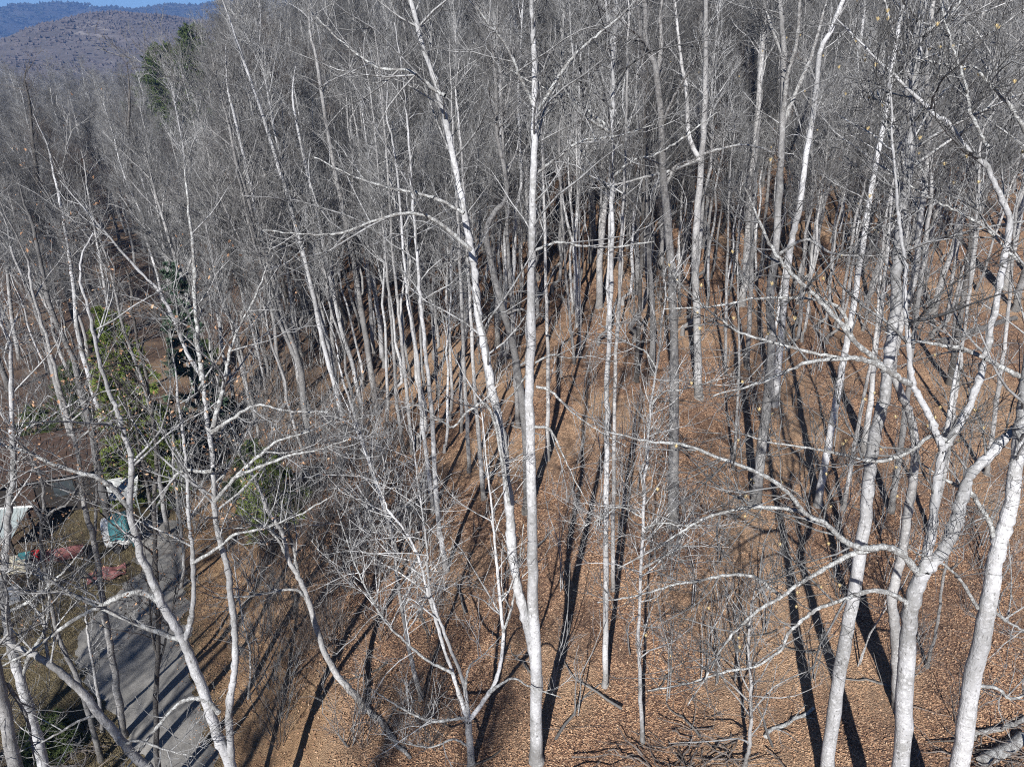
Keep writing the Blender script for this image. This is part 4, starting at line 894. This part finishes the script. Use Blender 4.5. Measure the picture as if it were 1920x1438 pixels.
o = thing('wheelbarrow', 'faded red wheelbarrow tray tipped on the grass left of the road', 'wheelbarrow', (x, y, float(terrain(x, y))), math.radians(25))
q = MB(); top = [(-.85, -.42, .62), (.75, -.36, .55), (.75, .36, .55), (-.85, .42, .62)]; bot = [(-.5, -.25, .3), (.45, -.22, .25), (.45, .22, .25), (-.5, .25, .3)]
q.add(top+bot, [(4, 5, 6, 7), (0, 1, 5, 4), (1, 2, 6, 5), (2, 3, 7, 6), (3, 0, 4, 7)]); q.obj('tray', REDM, o, smooth=False)
for sg in (-1, 1): q = MB(); q.tube([(.85, sg*.08, .2), (-.4, sg*.28, .27), (-1.3, sg*.32, .55)], [.025]*3, 6); q.obj('handle', WALLM, o)
an = np.linspace(0, 2*np.pi, 13)[:-1]; q = MB(); q.add([(.9+.19*math.cos(a), dx, .19+.19*math.sin(a)) for dx in (-.05, .05) for a in an], [(k, (k+1) % 12, 12+(k+1) % 12, 12+k) for k in range(12)], [(0, k, k+1) for k in range(1, 11)]+[(12, 13+k, 12+k) for k in range(1, 11)]); q.obj('wheel', DARKM, o)
p = on_ground(205, 1075); x, y = p[0], p[1]-.2
o = thing('tarp_sheet', 'crumpled dark red tarp on the grass at the road edge', 'tarp', (x, y, float(terrain(x, y))), .4)
us = np.linspace(-.8, .8, 12); U, V_ = np.meshgrid(us, us); q = MB(); ii = (np.arange(11)[:, None]*12+np.arange(11)[None]).ravel()
q.add(np.stack([U, V_*.6, .1+.09*np.sin(U*6+V_*3)+.07*np.cos(V_*8)], -1).reshape(-1, 3), np.stack([ii, ii+1, ii+13, ii+12], 1)); q.obj('sheet', REDM, o)

# ------------------------------------------------------------------ fallen wood and litter
def log(label, a, b, r0, r1, bark='grey', seed=1, stubs=3):
    rg = np.random.default_rng(seed); A, B = on_ground(*a), on_ground(*b); k = 9; t = np.linspace(0, 1, k)[:, None]
    P = A*(1-t)+B*t; P[:, 2] = terrain(P[:, 0], P[:, 1])+r0*.7; P[:, 2] = .5*P[:, 2]+.5*(P[0, 2]*(1-t[:, 0])+P[-1, 2]*t[:, 0]); P += rg.normal(0, .04, P.shape)
    base = A.copy(); o = thing('fallen_log', label, 'log', tuple(base), group='fallen logs on the litter')
    m = MB(); R = np.linspace(r0, r1, k); m.tube(P-base, R, 9)
    V, Q = tubes((P-base)[None], R[None], 9)
    n = len(V); m.add(np.vstack([V[:9], V[-9:]]), None, [(0, i, i+1) for i in range(1, 8)]+[(9, 9+i+1, 9+i) for i in range(1, 8)])
    m.obj('trunk', LIMB[bark], o)
    L, RL = grow(rg, P[None]-base, R[None], stubs, .2, 1., (.5, 1.4), (35, 70), .3, .15, 5, .02, .012)
    for q_, r_ in zip(L, RL): m = MB(); m.tube(q_, r_, 5); m.obj('branch_stub', LIMB[bark], o)
log('thick grey fallen log at the lower right corner', (1840, 1438), (1925, 1385), .2, .17, 'pale', 1)
log('thinner fallen log above the thick one at the lower right corner', (1822, 1385), (1925, 1352), .09, .07, 'pale', 2)
log('short pale dead log on the litter right of bottom centre', (1428, 1378), (1525, 1332), .07, .05, 'white', 3)
log('dark fallen log in the shade high at right', (1760, 650), (1900, 600), .22, .16, 'dark', 4)
log('fallen log lying upslope at far right', (1820, 330), (1915, 300), .25, .2, 'grey', 5)
log('pale fallen branch on the litter left of the middle trunk', (905, 900), (985, 850), .07, .04, 'pale', 6)
log('fallen limb at the foot of the bank by the vee tree', (690, 1330), (770, 1420), .1, .06, 'grey', 7)
FB = []
for k in range(3):
    rg = np.random.default_rng(900+k); t = np.linspace(-1, 1, 7)[:, None]; P = np.hstack([t*rg.uniform(.8, 1.5), .12*np.sin(t*2+k), .05+0*t])+rg.normal(0, .03, (7, 3)); m = MB(); m.tube(P, np.linspace(.045, .012, 7), 5)
    A, Ra = grow(rg, P[None], np.linspace(.045, .012, 7)[None], 5, .2, 1., (.3, .9), (25, 60), .15, .15, 5, .02, .008); m.tube(A, Ra, 4); me = m.mesh('fallen_branch'); me.materials.append([BARK_GREY, BARK_PALE, BARK_DARK][k]); FB.append(me)
for k in range(46):
    p = on_ground(rng.uniform(620, 1900), rng.uniform(560, 1435)); o = bpy.data.objects.new('fallen_branch', FB[k % 3]); C.objects.link(o); o.location = (p[0], p[1], p[2]+.03); o.rotation_euler = (.12, 0, rng.uniform(0, 6.28)); o.scale = (rng.uniform(.6, 1.2),)*3
    tag(o, ['grey', 'pale', 'dark'][k % 3]+' fallen branch lying on the leaf litter', 'fallen branch', 'fallen branches on the litter')
# brush pile at the bottom edge
def brush(label, px, py, n, L, seed, rx_=1.6):
    rg = np.random.default_rng(seed); p = on_ground(px, py); c_ = np.array([p[0], p[1], float(terrain(p[0], p[1]))]); o = thing('brush_pile', label, 'brush pile', tuple(c_))
    an = rg.uniform(0, 6.28, n); pos = np.stack([rg.normal(0, rx_, n), rg.normal(0, .6, n), rg.uniform(.02, .35, n)], 1); d = np.stack([np.cos(an), np.sin(an)*.6, rg.normal(0, .16, n)], 1)
    le = rg.uniform(.5, 1, n)*L; t = np.linspace(-.5, .5, 6)[None, :, None]; P = pos[:, None]+d[:, None]*t*le[:, None, None]; P += rg.normal(0, .035, P.shape); P[..., 2] = np.abs(P[..., 2])+.02
    R = np.linspace(.028, .008, 6)[None]*rg.uniform(.5, 1.3, n)[:, None]
    m = MB(); m.tube(P, R, 4); m.obj('sticks', TWIG_BROWN, o)['kind'] = 'stuff'
    A, Ra = grow(rg, P, R, n*4, .1, 1., (.25, .8), (25, 65), .2, .2, 4, .008, .005); m = MB(); m.tube(A, Ra, 3); m.obj('twigs', TWIG_BROWN, o)['kind'] = 'stuff'
brush('tangled pile of dead sticks at the bottom edge right of centre', 1290, 1425, 60, 2.4, 1)
brush('low heap of dead twigs in front of the right edge trunk', 1860, 1425, 40, 2., 2, 1.)
brush('heap of dead twigs at the bottom left corner', 130, 1420, 40, 1.8, 3, 1.)

# loose leaves over the litter: one mass
n = 110000; rg = np.random.default_rng(77)
Yd = 12+rg.random(n*3)**1.3*58; x = rg.uniform(-.5, .85, n*3)*(Yd+6); z = terrain(x, Yd)
ok = (x > road_right(Yd)-.7+rg.exponential(1.1, n*3)-.5*rg.random(n*3)**3*4) ; x, Yd, z = x[ok][:n], Yd[ok][:n], z[ok][:n]; n = len(x)
V, Q = leaf_quads(rg, np.stack([x, Yd, z+.05], 1), (.022, .05), .55); m = MB(); m.add(V, Q)
tag(m.obj('leaf_litter', DEADLEAF, smooth=False, attr={'tone': np.repeat(np.clip(rg.beta(2, 1.6, n), 0, 1), 4)}), 'loose orange brown leaves littering the slope', 'leaf litter', kind='stuff')
n = 26000; Yd = rg.uniform(10, 36, n); x = road_left(Yd)-rg.random(n)**1.3*7; z = terrain(x, Yd); h = rg.uniform(.05, .16, n); an = rg.uniform(0, 6.28, n)
P0 = np.stack([x, Yd, z], 1); sd = np.stack([np.cos(an), np.sin(an), 0*an], 1)*.012; tp = P0+np.stack([rg.normal(0, .04, n), rg.normal(0, .04, n), h], 1)
m = MB(); m.add(np.stack([P0-sd, P0+sd, tp], 1).reshape(-1, 3), None, np.arange(n)[:, None]*3+np.array([[0, 1, 2]]))
GR = plain('dry_grass', (.11, .092, .05), (.2, .165, .1), 3, 1.); tag(m.obj('verge_grass', GR, smooth=False), 'short dry grass on the road verge', 'grass', kind='stuff')

# ------------------------------------------------------------------ haze
hb = MB(); hb.box((0, 1600, 98), (9000, 6000, 212)); 
vm = bpy.data.materials.new('haze_air'); vm.use_nodes = True; vt = vm.node_tree; vt.nodes.clear()
pv = vt.nodes.new('ShaderNodeVolumePrincipled'); pv.inputs['Color'].default_value = (.24, .46, 1., 1); pv.inputs['Density'].default_value = .00024; pv.inputs['Anisotropy'].default_value = 0.
mo = vt.nodes.new('ShaderNodeOutputMaterial'); vt.links.new(pv.outputs[0], mo.inputs['Volume'])
hz_ = hb.obj('haze', vm, smooth=False); tag(hz_, 'thin blue haze over the valley', kind='stuff')
for o in list(bpy.data.objects):
    if '_D' in o: del o['_D']
